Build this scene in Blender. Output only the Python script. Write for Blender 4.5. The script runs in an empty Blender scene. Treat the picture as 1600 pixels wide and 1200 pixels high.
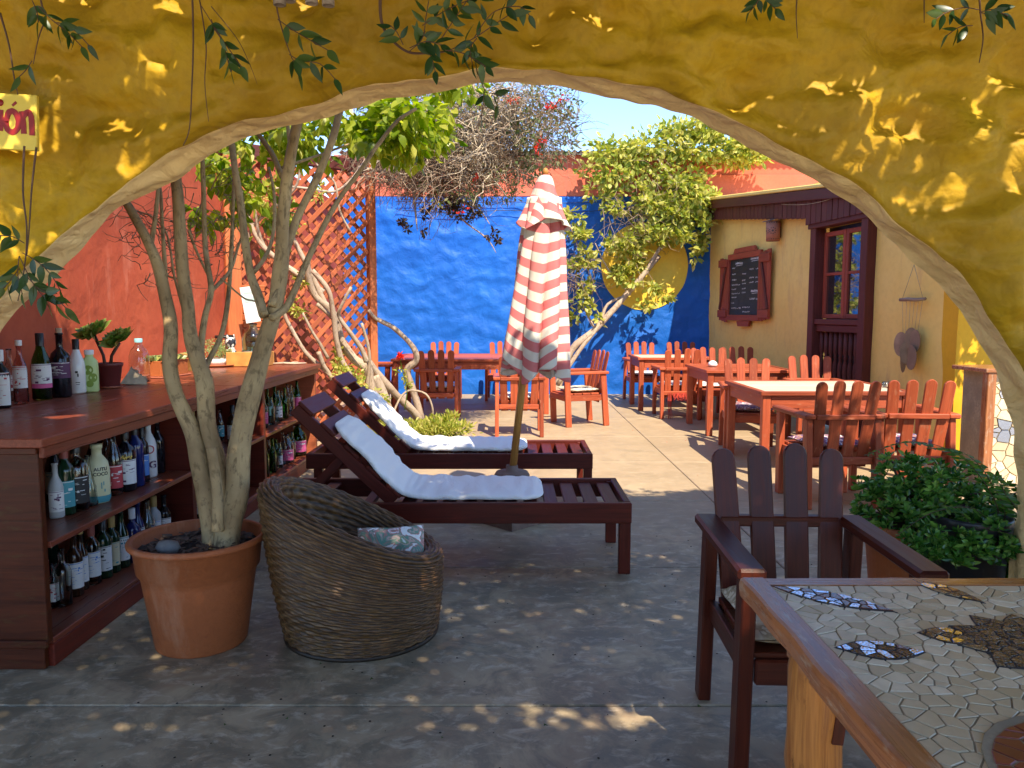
import bpy, bmesh, math, random
import numpy as np
from mathutils import Vector, Matrix, Euler, noise
R = math.radians
random.seed(7); RNG = np.random.default_rng(7)
SC = bpy.context.scene
COL = SC.collection

# ------------------------------------------------------------------ camera
H = 1.45; F = 1200.0; PITCH = math.atan(112/1200)
cd = bpy.data.cameras.new('camera'); cam = bpy.data.objects.new('camera', cd); COL.objects.link(cam)
cam.location = (0, 0, H); cam.rotation_euler = (math.pi/2-PITCH, 0, 0)
cd.sensor_width = 36; cd.lens = 27; cd.clip_start = .05; cd.clip_end = 400
SC.camera = cam
# ------------------------------------------------------------------ sky and sun
SUN = Vector((.30, -.70, 1.0)).normalized()          # towards the sun
w = bpy.data.worlds.new('World'); SC.world = w; w.use_nodes = True
nt = w.node_tree; nt.nodes.clear()
sky = nt.nodes.new('ShaderNodeTexSky'); sky.sky_type = 'NISHITA'; sky.sun_disc = False
sky.sun_elevation = math.asin(SUN.z); sky.sun_rotation = math.atan2(SUN.x, SUN.y)
sky.altitude = 1500; sky.air_density = .95; sky.dust_density = .0; sky.ozone_density = 2.0
bg = nt.nodes.new('ShaderNodeBackground'); bg.inputs[1].default_value = .15
wo = nt.nodes.new('ShaderNodeOutputWorld')
hs_ = nt.nodes.new('ShaderNodeHueSaturation'); hs_.inputs['Saturation'].default_value = 1.06; hs_.inputs['Hue'].default_value = .503; hs_.inputs['Value'].default_value = 1.0
nt.links.new(sky.outputs[0], hs_.inputs['Color']); nt.links.new(hs_.outputs[0], bg.inputs[0]); nt.links.new(bg.outputs[0], wo.inputs[0])
sd = bpy.data.lights.new('sun', 'SUN'); sd.energy = 3.35; sd.angle = R(.55); sd.color = (1, .88, .70)
so = bpy.data.objects.new('sun', sd); COL.objects.link(so)
so.rotation_euler = (-SUN).to_track_quat('-Z', 'Y').to_euler(); so.location = (3, -7, 10)
SC.view_settings.view_transform = 'Standard'; SC.view_settings.look = 'None'
SC.view_settings.gamma = 1; SC.view_settings.use_curve_mapping = False
SC.view_settings.exposure = 1.58
try:
    SC.cycles.max_bounces = 10; SC.cycles.diffuse_bounces = 5; SC.cycles.transmission_bounces = 8
    SC.cycles.transparent_max_bounces = 8
except Exception: pass

# ------------------------------------------------------------------ surveying helpers: a pixel of the photo to a real point
def ray(u, v):
    a = (u-800)/F; b = -(v-600)/F
    y = math.cos(PITCH)+b*math.sin(PITCH); z = -math.sin(PITCH)+b*math.cos(PITCH)
    return a/y, z/y
def PZ(u, v, z=0.0):
    a, c = ray(u, v); t = (z-H)/c; return Vector((a*t, t, z))
def PY(u, v, y):
    a, c = ray(u, v); return Vector((a*y, y, H+c*y))
def PX(u, v, x):
    a, c = ray(u, v); y = x/a; return Vector((x, y, H+c*y))
def lerp(a, b, t): return a+(b-a)*t
U = random.uniform

# ------------------------------------------------------------------ mesh builder
class MB:
    def __init__(s): s.v = []; s.f = []; s.g = []; s.sm = []; s.mi = []
    def add(s, vs, fs, gs=None, smooth=False, mi=0):
        o = len(s.v); s.v += [tuple(q) for q in vs]
        s.g += [tuple(q) for q in (gs if gs is not None else vs)]
        s.f += [tuple(i+o for i in f) for f in fs]; s.sm += [smooth]*len(fs); s.mi += [mi]*len(fs)
        return s
    def box(s, c, d, rot=None, ch=.004, mi=0, seed=None):
        """chamfered box: centre c, full size d, rot a Matrix/Euler; grain runs along the longest side"""
        c = Vector(c); hx, hy, hz = d[0]/2, d[1]/2, d[2]/2
        ch = min(ch, hx*.6, hy*.6, hz*.6)
        M = Matrix.Identity(3) if rot is None else (rot.to_matrix() if isinstance(rot, Euler) else rot)
        vs = []; idx = {}
        for sx in (-1, 1):
            for sy in (-1, 1):
                for sz in (-1, 1):
                    for a in range(3):
                        q = [sx*hx, sy*hy, sz*hz]
                        for b in range(3):
                            if b != a: q[b] -= (sx, sy, sz)[b]*ch
                        idx[(sx, sy, sz, a)] = len(vs); vs.append(Vector(q))
        fs = []
        for a in range(3):
            b, e = (a+1) % 3, (a+2) % 3
            for sg in (-1, 1):
                quad = []
                for (sb, se) in ((-1, -1), (1, -1), (1, 1), (-1, 1)):
                    k = [0, 0, 0]; k[a] = sg; k[b] = sb; k[e] = se; quad.append(idx[(*k, a)])
                fs.append(quad if sg > 0 else quad[::-1])
            for sb in (-1, 1):
                for se in (-1, 1):
                    k0 = [0]*3; k0[a] = -1; k0[b] = sb; k0[e] = se
                    k1 = list(k0); k1[a] = 1
                    q = [idx[(*k0, b)], idx[(*k1, b)], idx[(*k1, e)], idx[(*k0, e)]]
                    fs.append(q if sb*se < 0 else q[::-1])
        for sx in (-1, 1):
            for sy in (-1, 1):
                for sz in (-1, 1):
                    t = [idx[(sx, sy, sz, a)] for a in range(3)]
                    fs.append(t if sx*sy*sz > 0 else t[::-1])
        order = sorted(range(3), key=lambda i: -d[i])
        off = Vector((U(0, 50), U(0, 50), U(0, 50)))
        gs = [Vector((q[order[0]], q[order[1]], q[order[2]]))+off for q in vs]
        return s.add([M@q+c for q in vs], fs, gs, False, mi)
    def beam(s, a, b, wd, th, up=(0, 0, 1), ch=.004, mi=0):
        """board from a to b, width wd across, thickness th along up"""
        a = Vector(a); b = Vector(b); x = (b-a).normalized(); z = Vector(up)
        y = z.cross(x).normalized(); z = x.cross(y)
        M = Matrix((x, y, z)).transposed()
        return s.box((a+b)/2, ((b-a).length, wd, th), M, ch, mi)
    def tube(s, pts, rad, n=8, smooth=True, mi=0, cap=True, lump=0):
        pts = [Vector(p) for p in pts]; k = len(pts)
        if not hasattr(rad, '__len__'): rad = [rad]*k
        t0 = (pts[1]-pts[0]).normalized()
        nrm = t0.orthogonal().normalized(); vs = []; gs = []; L = 0; off = U(0, 50)
        for i in range(k):
            t = (pts[min(i+1, k-1)]-pts[max(i-1, 0)]).normalized()
            nrm = (nrm-t*nrm.dot(t)).normalized(); bn = t.cross(nrm)
            if i: L += (pts[i]-pts[i-1]).length
            for j in range(n):
                a = 2*math.pi*j/n; r = rad[i]
                if lump: r *= 1+lump*noise.noise(Vector((math.cos(a)*1.3+off, math.sin(a)*1.3, L*6)))
                vs.append(pts[i]+(nrm*math.cos(a)+bn*math.sin(a))*r)
                gs.append((L+off, math.cos(a)*rad[i], math.sin(a)*rad[i]))
        fs = [(i*n+j, i*n+(j+1) % n, (i+1)*n+(j+1) % n, (i+1)*n+j) for i in range(k-1) for j in range(n)]
        if cap: fs += [tuple(range(n))[::-1], tuple((k-1)*n+j for j in range(n))]
        return s.add(vs, fs, gs, smooth, mi)
    def lathe(s, prof, c=(0, 0, 0), n=20, smooth=True, mi=0, sy=1.0, a0=0, a1=2*math.pi):
        c = Vector(c); full = abs(a1-a0-2*math.pi) < 1e-6; m = n if full else n+1; vs = []
        for (r, z) in prof:
            for j in range(m):
                a = a0+(a1-a0)*j/n; vs.append((c.x+r*math.cos(a), c.y+r*math.sin(a)*sy, c.z+z))
        fs = []
        for i in range(len(prof)-1):
            for j in range(n):
                j2 = (j+1) % m
                fs.append((i*m+j, i*m+j2, (i+1)*m+j2, (i+1)*m+j))
        return s.add(vs, fs, None, smooth, mi)
    def prism(s, poly, a, M=None, c=(0, 0, 0), mi=0, smooth=False):
        """poly in local XZ, extruded along local Y by a, then M and c; ch none"""
        M = M or Matrix.Identity(3); c = Vector(c); n = len(poly)
        loc = [Vector((p[0], -a/2, p[1])) for p in poly]+[Vector((p[0], a/2, p[1])) for p in poly]
        fs = [tuple(range(n)), tuple(range(2*n-1, n-1, -1))]+[(i, i+n, (i+1) % n+n, (i+1) % n) for i in range(n)]
        off = Vector((U(0, 50), U(0, 50), U(0, 50)))
        gs = [Vector((q.z, q.x, q.y))+off for q in loc]
        return s.add([M@q+c for q in loc], fs, gs, smooth, mi)
    def grid(s, P, nu, nv, smooth=True, mi=0, closeu=False, gs=None):
        m = nu if closeu else nu-1
        fs = [(j*nu+i, j*nu+(i+1) % nu, (j+1)*nu+(i+1) % nu, (j+1)*nu+i) for j in range(nv-1) for i in range(m)]
        return s.add(P, fs, gs, smooth, mi)
    def mesh(s, name, mats):
        me = bpy.data.meshes.new(name); me.from_pydata(s.v, [], s.f)
        for m in (mats if isinstance(mats, (list, tuple)) else [mats]): me.materials.append(m)
        me.polygons.foreach_set('use_smooth', s.sm); me.polygons.foreach_set('material_index', s.mi)
        at = me.attributes.new('gco', 'FLOAT_VECTOR', 'POINT')
        at.data.foreach_set('vector', np.array(s.g, dtype=np.float32).ravel())
        me.update(); return me
    def build(s, name, mats, parent=None, loc=None, rot=None):
        return link(name, s.mesh(name, mats), parent, loc, rot)
def link(name, me, parent=None, loc=None, rot=None):
    o = bpy.data.objects.new(name, me); COL.objects.link(o)
    if parent is not None: o.parent = parent
    if loc is not None: o.location = loc
    if rot is not None: o.rotation_euler = rot
    return o
def tag(o, label=None, cat=None, group=None, kind=None):
    if label: o['label'] = label
    if cat: o['category'] = cat
    if group: o['group'] = group
    if kind: o['kind'] = kind
    return o
def thing(name, label, cat, loc=(0, 0, 0), rz=0, group=None):
    o = bpy.data.objects.new(name, None); COL.objects.link(o); o.empty_display_size = .1
    o.location = loc; o.rotation_euler = (0, 0, rz) if not hasattr(rz, '__len__') else rz
    return tag(o, label, cat, group)
def copy_tree(o, parent=None):
    c = o.copy(); COL.objects.link(c); c.parent = parent
    for ch in [x for x in list(COL.objects) if x.parent == o]: copy_tree(ch, c)
    return c

def leaves_mesh(name, mat, C, N, L, W, fold=.25, extra=None, curl=0.0):
    """n leaf blades from numpy arrays: centres C, directions N (blade axis), lengths L, widths W"""
    n = len(C); C = np.asarray(C, float); N = np.asarray(N, float)
    N /= np.linalg.norm(N, axis=1)[:, None]+1e-9
    S = np.cross(N, RNG.normal(size=(n, 3))); S /= np.linalg.norm(S, axis=1)[:, None]+1e-9
    T = np.cross(N, S)
    L = np.asarray(L)[:, None]*np.ones((n, 1)); W = np.asarray(W)[:, None]*np.ones((n, 1))
    b = C; tip = C+N*L-T*L*curl; mid = C+N*L*.45
    l = mid+S*W*.5+T*W*fold; r = mid-S*W*.5+T*W*fold
    l2 = C+N*L*.75+S*W*.33+T*W*fold*.6-T*L*curl*.4; r2 = C+N*L*.75-S*W*.33+T*W*fold*.6-T*L*curl*.4
    V = np.stack([b, l, l2, tip, r2, r], 1).reshape(-1, 3)
    i = np.arange(n)*6
    Fa = np.stack([np.stack([i, i+1, i+2, i+3], 1), np.stack([i, i+3, i+4, i+5], 1)], 1).reshape(-1, 4)
    me = bpy.data.meshes.new(name)
    me.vertices.add(len(V)); me.vertices.foreach_set('co', V.ravel())
    me.loops.add(Fa.size); me.loops.foreach_set('vertex_index', Fa.ravel().astype(np.int32))
    me.polygons.add(len(Fa)); me.polygons.foreach_set('loop_start', np.arange(0, Fa.size, 4, dtype=np.int32))
    me.polygons.foreach_set('loop_total', np.full(len(Fa), 4, dtype=np.int32))
    me.update(calc_edges=True)
    at = me.attributes.new('rnd', 'FLOAT', 'POINT'); at.data.foreach_set('value', np.repeat(RNG.random(n), 6).astype(np.float32))
    for m in (mat if isinstance(mat, (list, tuple)) else [mat]): me.materials.append(m)
    me.polygons.foreach_set('use_smooth', [False]*len(Fa))
    return me
def blob_pts(blobs):
    """list of (centre, (rx,ry,rz), n) to clumped points and outward directions"""
    P = []; D = []
    for (c, r, n) in blobs:
        c = np.array(c, float); r = np.array(r, float)
        k = max(3, n//28)
        cc = RNG.normal(size=(k, 3)); cc /= np.linalg.norm(cc, axis=1)[:, None]; cc *= RNG.random((k, 1))**.45
        idx = RNG.integers(0, k, n)
        off = RNG.normal(size=(n, 3))*.16
        q = cc[idx]+off
        P.append(c+q*r); d = off/.16*.6+q*.5+RNG.normal(size=(n, 3))*.5; d[:, 2] -= .25; D.append(d)
    return np.concatenate(P), np.concatenate(D)

# ------------------------------------------------------------------ materials
MATS = {}
class NT:
    def __init__(s, name):
        s.m = bpy.data.materials.new(name); s.m.use_nodes = True; s.t = s.m.node_tree; s.t.nodes.clear()
        s.o = s.t.nodes.new('ShaderNodeOutputMaterial'); s.b = s.t.nodes.new('ShaderNodeBsdfPrincipled')
        s.t.links.new(s.b.outputs[0], s.o.inputs[0])
    def n(s, typ, **kw):
        q = s.t.nodes.new(typ)
        for k, v in kw.items():
            if k.startswith('i_'):
                key = k[2:]; key = int(key) if key.isdigit() else key.replace('_', ' ')
                q.inputs[key].default_value = v
            else: setattr(q, k, v)
        return q
    def l(s, a, b): s.t.links.new(a, b)
    def set(s, k, v):
        if k in s.b.inputs: s.b.inputs[k].default_value = v
    def noise(s, vec, scale, detail=4, rough=.55, dist=0):
        q = s.n('ShaderNodeTexNoise'); q.inputs['Scale'].default_value = scale; q.inputs['Detail'].default_value = detail
        q.inputs['Roughness'].default_value = rough; q.inputs['Distortion'].default_value = dist
        if vec is not None: s.l(vec, q.inputs['Vector'])
        return q.outputs[0]
    def ramp(s, fac, stops):
        q = s.n('ShaderNodeValToRGB'); e = q.color_ramp.elements
        while len(e) > 1: e.remove(e[-1])
        e[0].position = stops[0][0]; e[0].color = (*stops[0][1], 1)
        for p, c in stops[1:]: k = e.new(p); k.color = (*c, 1)
        s.l(fac, q.inputs[0]); return q.outputs[0]
    def mix(s, fac, a, b, mode='MIX'):
        q = s.n('ShaderNodeMix'); q.data_type = 'RGBA'; q.blend_type = mode
        for sock, x in ((0, fac), (6, a), (7, b)):
            if hasattr(x, 'links'): s.l(x, q.inputs[sock])
            else: q.inputs[sock].default_value = x if sock == 0 else (*x, 1)
        return q.outputs[2]
    def bump(s, h, strength=.3, dist=.01, prev=None):
        q = s.n('ShaderNodeBump'); q.inputs['Strength'].default_value = strength; q.inputs['Distance'].default_value = dist
        s.l(h, q.inputs['Height'])
        if prev is not None: s.l(prev, q.inputs['Normal'])
        s.l(q.outputs[0], s.b.inputs['Normal']); return q.outputs[0]
    def gco(s): return s.n('ShaderNodeAttribute', attribute_name='gco').outputs['Vector']
    def obj(s): return s.n('ShaderNodeTexCoord').outputs['Object']
    def pos(s): return s.n('ShaderNodeNewGeometry').outputs['Position']
    def oi(s): return s.n('ShaderNodeObjectInfo').outputs['Random']
    def scale(s, v, sc):
        q = s.n('ShaderNodeMapping'); q.inputs['Scale'].default_value = sc; s.l(v, q.inputs['Vector']); return q.outputs[0]
    def col(s, c):
        if hasattr(c, 'links'): s.l(c, s.b.inputs['Base Color'])
        else: s.b.inputs['Base Color'].default_value = (*c, 1)
def mul(c, k): return tuple(min(1, x*k) for x in c)
def m_plain(name, c, rough=.6, var=.12, sc=30, bump=.1, spec=None, metal=0):
    if name in MATS: return MATS[name]
    t = NT(name); v = t.obj(); n1 = t.noise(v, sc); n2 = t.noise(v, sc*.13, 3)
    cc = t.ramp(n1, [(.3, mul(c, 1-var)), (.7, mul(c, 1+var))])
    cc = t.mix(t.ramp(n2, [(.35, (0, 0, 0)), (.65, (1, 1, 1))]), mul(c, 1-var), cc)
    t.col(cc); t.set('Roughness', rough); t.set('Metallic', metal)
    if spec is not None: t.set('Specular IOR Level', spec)
    if bump: t.bump(n1, bump, .004)
    MATS[name] = t.m; return t.m
def m_wood(name, c, c2, rough=.4, bump=.25, worn=None, wornamt=.58, rs=.25, coat=0, spec=.28):
    t = NT(name); g = t.gco()
    gr = t.noise(t.scale(g, (1.6, 26, 26)), 2.0, 6, .6, .6)
    fine = t.noise(t.scale(g, (4, 160, 160)), 1.5, 3)
    big = t.noise(g, 2.2, 3)
    cc = t.ramp(gr, [(.3, c2), (.52, c), (.75, mul(c, 1.35))])
    cc = t.mix(t.ramp(fine, [(.35, (.35,)*3), (.6, (0,)*3)]), cc, mul(c2, .8))
    cc = t.mix(t.ramp(big, [(.3, (.45,)*3), (.65, (0,)*3)]), cc, mul(c2, 1.1))
    q = t.n('ShaderNodeMapRange'); t.l(t.oi(), q.inputs[0]); q.inputs[3].default_value = 1-rs; q.inputs[4].default_value = 1+rs
    hs = t.n('ShaderNodeHueSaturation'); t.l(q.outputs[0], hs.inputs['Value']); t.l(cc, hs.inputs['Color']); cc = hs.outputs[0]
    if worn is not None:
        wn = t.noise(t.scale(g, (3, 9, 9)), 3, 6, .7)
        cc = t.mix(t.ramp(wn, [(wornamt, (0,)*3), (wornamt+.1, (.75,)*3)]), cc, worn)
    t.col(cc); t.set('Specular IOR Level', spec)
    rr = t.n('ShaderNodeMapRange'); t.l(gr, rr.inputs[0]); rr.inputs[3].default_value = rough-.1; rr.inputs[4].default_value = rough+.18
    t.l(rr.outputs[0], t.b.inputs['Roughness'])
    if coat: t.set('Coat Weight', coat*.6); t.set('Coat Roughness', .18)
    b1 = t.bump(gr, bump, .003); t.bump(fine, bump*.6, .001, b1)
    return t.m
def m_plaster(name, c, c2, lump=.5, scale=7, rough=.8, lumpd=.03, stain=None, spec=.3, streak=None, grit=.25):
    t = NT(name); v = t.pos()
    n1 = t.noise(v, scale, 3, .5, .4); n2 = t.noise(v, scale*5, 5, .6); n3 = t.noise(v, 1.1, 4, .6)
    cc = t.mix(t.ramp(n3, [(.35, (0,)*3), (.68, (1,)*3)]), c, c2)
    cc = t.mix(t.ramp(n2, [(.3, (grit,)*3), (.55, (0,)*3)]), cc, mul(c2, .75)); n5 = t.noise(v, 70, 4, .7)
    if stain is not None:
        n4 = t.noise(t.scale(v, (3, 3, .7)), 1.6, 6, .7)
        cc = t.mix(t.ramp(n4, [(.55, (0,)*3), (.72, (.7,)*3)]), cc, stain)
    t.col(cc); t.set('Roughness', rough); t.set('Specular IOR Level', spec)
    b = t.bump(n1, lump, lumpd); b = t.bump(n2, .45, .008, b); t.bump(n5, .3, .002, b)
    return t.m
def m_leaf(name, cols, rough=.45, trans=.35, attr=True):
    t = NT(name)
    r = t.n('ShaderNodeAttribute', attribute_name='rnd').outputs['Fac'] if attr else t.oi()
    k = len(cols); cc = t.ramp(r, [(i/max(1, k-1), c) for i, c in enumerate(cols)])
    t.col(cc); t.set('Roughness', rough); t.set('Specular IOR Level', .4)
    tr = t.n('ShaderNodeBsdfTranslucent'); hs = t.n('ShaderNodeHueSaturation'); hs.inputs['Value'].default_value = 1.5; hs.inputs['Saturation'].default_value = 1.1
    t.l(cc, hs.inputs['Color']); t.l(hs.outputs[0], tr.inputs[0])
    mx = t.n('ShaderNodeMixShader'); mx.inputs[0].default_value = trans
    t.l(t.b.outputs[0], mx.inputs[1]); t.l(tr.outputs[0], mx.inputs[2]); t.l(mx.outputs[0], t.o.inputs[0])
    return t.m
def m_glass(name, c, rough=.04):
    if name in MATS: return MATS[name]
    t = NT(name); t.col(c); t.set('Roughness', rough); t.set('Transmission Weight', 1.0); t.set('IOR', 1.45)
    MATS[name] = t.m; return t.m
def m_gloss(name, c, rough=.08):
    if name in MATS: return MATS[name]
    t = NT(name); t.col(c); t.set('Roughness', rough); MATS[name] = t.m; return t.m
def m_bark(name, c, c2, sc=14):
    t = NT(name); g = t.gco(); v = t.pos()
    n1 = t.noise(t.scale(g, (9, 30, 30)), 1.5, 5, .6, .3); n2 = t.noise(v, sc*.3, 4); n3 = t.noise(v, sc*6, 3)
    cc = t.mix(t.ramp(n2, [(.35, (0,)*3), (.65, (1,)*3)]), c, c2)
    cc = t.mix(t.ramp(n1, [(.32, (.8,)*3), (.46, (0,)*3)]), cc, mul(c2, .5)); n4 = t.noise(v, sc*1.5, 5, .7); cc = t.mix(t.ramp(n4, [(.56, (0,)*3), (.64, (.55,)*3)]), cc, mul(c2, .45))
    t.col(cc); t.set('Roughness', .75); t.set('Specular IOR Level', .25)
    b = t.bump(n1, .5, .006); t.bump(n3, .3, .003, b); return t.m

M = {}
# floor: worn, stained and half polished concrete, turning tan towards the far end
t = NT('floor_concrete'); v = t.pos()
n1 = t.noise(v, .9, 5, .6, .5); n2 = t.noise(v, 4.5, 8, .72, .8); n3 = t.noise(t.scale(v, (1, 1.7, 1)), 9, 9, .72, .6); n4 = t.noise(v, 60, 3); n5 = t.noise(v, 2.1, 6, .7, 1.0)
cc = t.ramp(n1, [(.3, (.22, .17, .105)), (.5, (.36, .275, .165)), (.7, (.51, .39, .225))])
cc = t.mix(t.ramp(n5, [(.5, (0,)*3), (.62, (.55,)*3)]), cc, (.24, .145, .085))
cc = t.mix(t.ramp(n2, [(.42, (.75,)*3), (.56, (0,)*3)]), cc, (.14, .12, .075))
cc = t.mix(t.ramp(n3, [(.52, (0,)*3), (.64, (.55,)*3)]), cc, (.62, .52, .37))
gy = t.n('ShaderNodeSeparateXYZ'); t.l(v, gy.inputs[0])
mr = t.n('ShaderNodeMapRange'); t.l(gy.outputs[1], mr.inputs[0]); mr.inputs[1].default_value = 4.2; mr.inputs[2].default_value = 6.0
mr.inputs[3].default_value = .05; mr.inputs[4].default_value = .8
far_tan = t.n('ShaderNodeMath'); far_tan.operation = 'MULTIPLY'; t.l(mr.outputs[0], far_tan.inputs[0])
t.l(t.ramp(t.noise(v, 1.6, 5, .6), [(.25, (.65,)*3), (.6, (1,)*3)]), far_tan.inputs[1])
cc = t.mix(far_tan.outputs[0], cc, (.40, .29, .17))
t.col(cc); rr = t.n('ShaderNodeMapRange'); t.l(n2, rr.inputs[0]); rr.inputs[3].default_value = .28; rr.inputs[4].default_value = .75
t.l(rr.outputs[0], t.b.inputs['Roughness']); t.set('Specular IOR Level', .5)
b = t.bump(n3, .25, .003); t.bump(n4, .15, .001, b); M['floor'] = t.m
# plasters
M['ochre'] = m_plaster('ochre_plaster', (.50, .295, .007), (.33, .175, .006), .9, 6, .6, .04, grit=.35, stain=(.36, .23, .02))
M['rim'] = m_plaster('soffit_plaster', (.88, .62, .29), (.82, .53, .20), .9, 9, .75, .04, grit=.2)  # paler tone for the arch soffit than for the face
M['blue'] = m_plaster('blue_plaster', (.005, .125, .52), (.003, .095, .43), .55, 4.2, .55, .05, spec=.4)
M['red'] = m_plaster('red_plaster', (.52, .105, .045), (.40, .070, .032), .45, 3.4, .8, .03, stain=(.62, .20, .12))
M['red2'] = m_plaster('salmon_plaster', (.62, .15, .085), (.55, .12, .065), .12, 6, .8, .01, stain=(.45, .13, .09))
M['yell'] = m_plaster('yellow_plaster', (.90, .66, .20), (.86, .58, .15), .15, 3, .75, .01, stain=(.66, .42, .16))
M['yell2'] = m_plaster('golden_plaster', (.78, .43, .020), (.70, .37, .015), .2, 3, .7, .015)
M['discy'] = m_plaster('sun_paint', (.90, .62, .07), (.84, .54, .06), .4, 4.2, .6, .03)
# woods
M['chair'] = m_wood('faded_red_wood', (.40, .085, .032), (.26, .05, .022), .42, .2, rs=.3, worn=(.42, .16, .085), wornamt=.58)
M['dark'] = m_wood('dark_mahogany', (.075, .012, .004), (.036, .006, .003), .36, .25, rs=.25, worn=(.16, .045, .02), wornamt=.70, coat=.0)
M['lounge'] = m_wood('wine_red_wood', (.10, .013, .006), (.055, .008, .004), .38, .25, rs=.2, worn=(.15, .05, .035), wornamt=.66)
M['counter'] = m_wood('counter_wood', (.23, .055, .026), (.14, .032, .018), .27, .18, rs=.12, worn=(.26, .12, .075), wornamt=.62)
M['cab'] = m_wood('cabinet_wood', (.16, .024, .012), (.09, .014, .008), .38, .2, rs=.12, worn=(.20, .065, .035), wornamt=.66)
M['cabend'] = m_wood('cabinet_end_wood', (.09, .018, .004), (.045, .009, .003), .35, .2, rs=.1, worn=(.075, .032, .008), wornamt=.55)
M['lattice'] = m_wood('lattice_wood', (.42, .115, .045), (.30, .075, .032), .6, .3, rs=.25)
M['post'] = m_wood('orange_post_wood', (.52, .16, .055), (.38, .10, .038), .5, .25, rs=.1)
M['trim'] = m_wood('maroon_trim', (.13, .032, .024), (.085, .022, .018), .5, .25, rs=.15)
M['shutter'] = m_wood('shutter_wood', (.34, .07, .035), (.24, .045, .028), .5, .25, rs=.15)
M['honey'] = m_wood('honey_log_wood', (.52, .22, .05), (.22, .065, .018), .32, .6, rs=.1, worn=(.10, .03, .012), wornamt=.6, coat=.5)
M['edge'] = m_wood('varnished_edge_wood', (.36, .14, .05), (.20, .07, .03), .24, .3, rs=.15, worn=(.44, .30, .20), wornamt=.55, coat=.35)
M['pole'] = m_wood('umbrella_pole_wood', (.50, .24, .06), (.36, .15, .04), .4, .2, rs=.1)
M['grey'] = m_wood('driftwood', (.32, .25, .19), (.2, .15, .11), .8, .4, rs=.2)
M['palebark'] = m_bark('pale_bark', (.46, .33, .16), (.24, .16, .075))
M['vinebark'] = m_bark('vine_bark', (.50, .39, .28), (.36, .26, .18), 9)
M['twig'] = m_plain('dry_twig', (.27, .18, .11), .8, .3, 20, 0)
M['palet'] = m_plain('pale_twig', (.48, .38, .25), .8, .3, 20, 0)
M['stem'] = m_plain('vine_stem', (.10, .045, .025), .7, .25, 30, 0)
# foliage
M['ficus'] = m_leaf('ficus_leaf', [(.10, .18, .015), (.22, .30, .028), (.36, .42, .045), (.50, .50, .09)], .3, .55)
M['ficuso'] = m_leaf('ficus_leaf_single', [(.10, .18, .015), (.22, .31, .025), (.42, .46, .06)], .3, .55, False)
M['vine'] = m_leaf('yellow_green_leaf', [(.16, .22, .03), (.32, .36, .05), (.48, .47, .09), (.60, .54, .17)], .5, .42)
M['olive'] = m_leaf('olive_leaf', [(.06, .10, .025), (.13, .17, .045), (.22, .22, .09), (.26, .18, .10)], .6, .3)
M['jade'] = m_leaf('jade_leaf', [(.018, .07, .012), (.05, .15, .02), (.10, .24, .035), (.20, .33, .06)], .25, .2)
M['fern'] = m_leaf('fern_leaf', [(.035, .10, .018), (.07, .16, .025), (.10, .20, .03)], .45, .3)
M['wist'] = m_leaf('wisteria_leaf', [(.018, .045, .012), (.035, .075, .016), (.07, .11, .02)], .35, .25, False)
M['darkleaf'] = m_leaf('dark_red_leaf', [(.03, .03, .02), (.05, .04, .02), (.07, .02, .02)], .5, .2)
M['roofleaf'] = m_leaf('pergola_leaf', [(.05, .10, .02), (.10, .15, .03)], .5, .2)
M['agave'] = m_leaf('aeonium_leaf', [(.08, .19, .03), (.16, .28, .045), (.30, .36, .09)], .35, .25)
M['succ'] = m_leaf('succulent_leaf', [(.18, .26, .10), (.30, .36, .14), (.42, .42, .12)], .4, .2)
M['redfl'] = m_leaf('red_petal', [(.65, .02, .01), (.75, .06, .02), (.55, .01, .02)], .5, .3)
# sundries
M['terra'] = m_plaster('terracotta', (.40, .115, .035), (.33, .095, .032), .1, 9, .55, .004, stain=(.46, .22, .12), grit=.35)
M['terrain'] = m_plain('terracotta_inner', (.36, .11, .06), .6, .12, 14, .1)
M['terrad'] = m_plain('maroon_clay', (.15, .03, .03), .45, .12, 20, .1)
M['soil'] = m_plain('dark_soil', (.035, .022, .016), .9, .4, 60, .6)
M['chip'] = m_plain('bark_chip', (.13, .075, .045), .8, .5, 25, .3)
M['stone'] = m_plain('grey_stone', (.16, .15, .14), .7, .2, 30, .3)
M['conc'] = m_plain('umbrella_base_concrete', (.22, .15, .12), .8, .3, 18, .4)
M['grout'] = m_plain('grout', (.36, .29, .18), .85, .25, 60, .3)
M['gdark'] = m_plain('dark_grout', (.035, .028, .025), .7, .3, 60, .3)
M['white'] = m_plain('white_plastic', (.75, .74, .72), .4, .05, 30, 0)
M['paper'] = m_plain('paper', (.70, .69, .66), .7, .06, 30, 0)
M['black'] = m_plain('black_plastic', (.018, .017, .018), .35, .2, 30, 0)
M['zinc'] = m_plain('weathered_zinc', (.30, .27, .25), .5, .25, 10, .2, metal=.3)
M['cable'] = m_plain('black_cable', (.02, .02, .03), .5, .1, 30, 0)
M['chalk'] = m_plain('chalk', (.75, .75, .75), .9, .1, 50, 0)
M['cork'] = m_plain('cork', (.50, .35, .22), .85, .2, 60, .2)

def tagst(o): o['kind'] = 'structure'; return o
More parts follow.
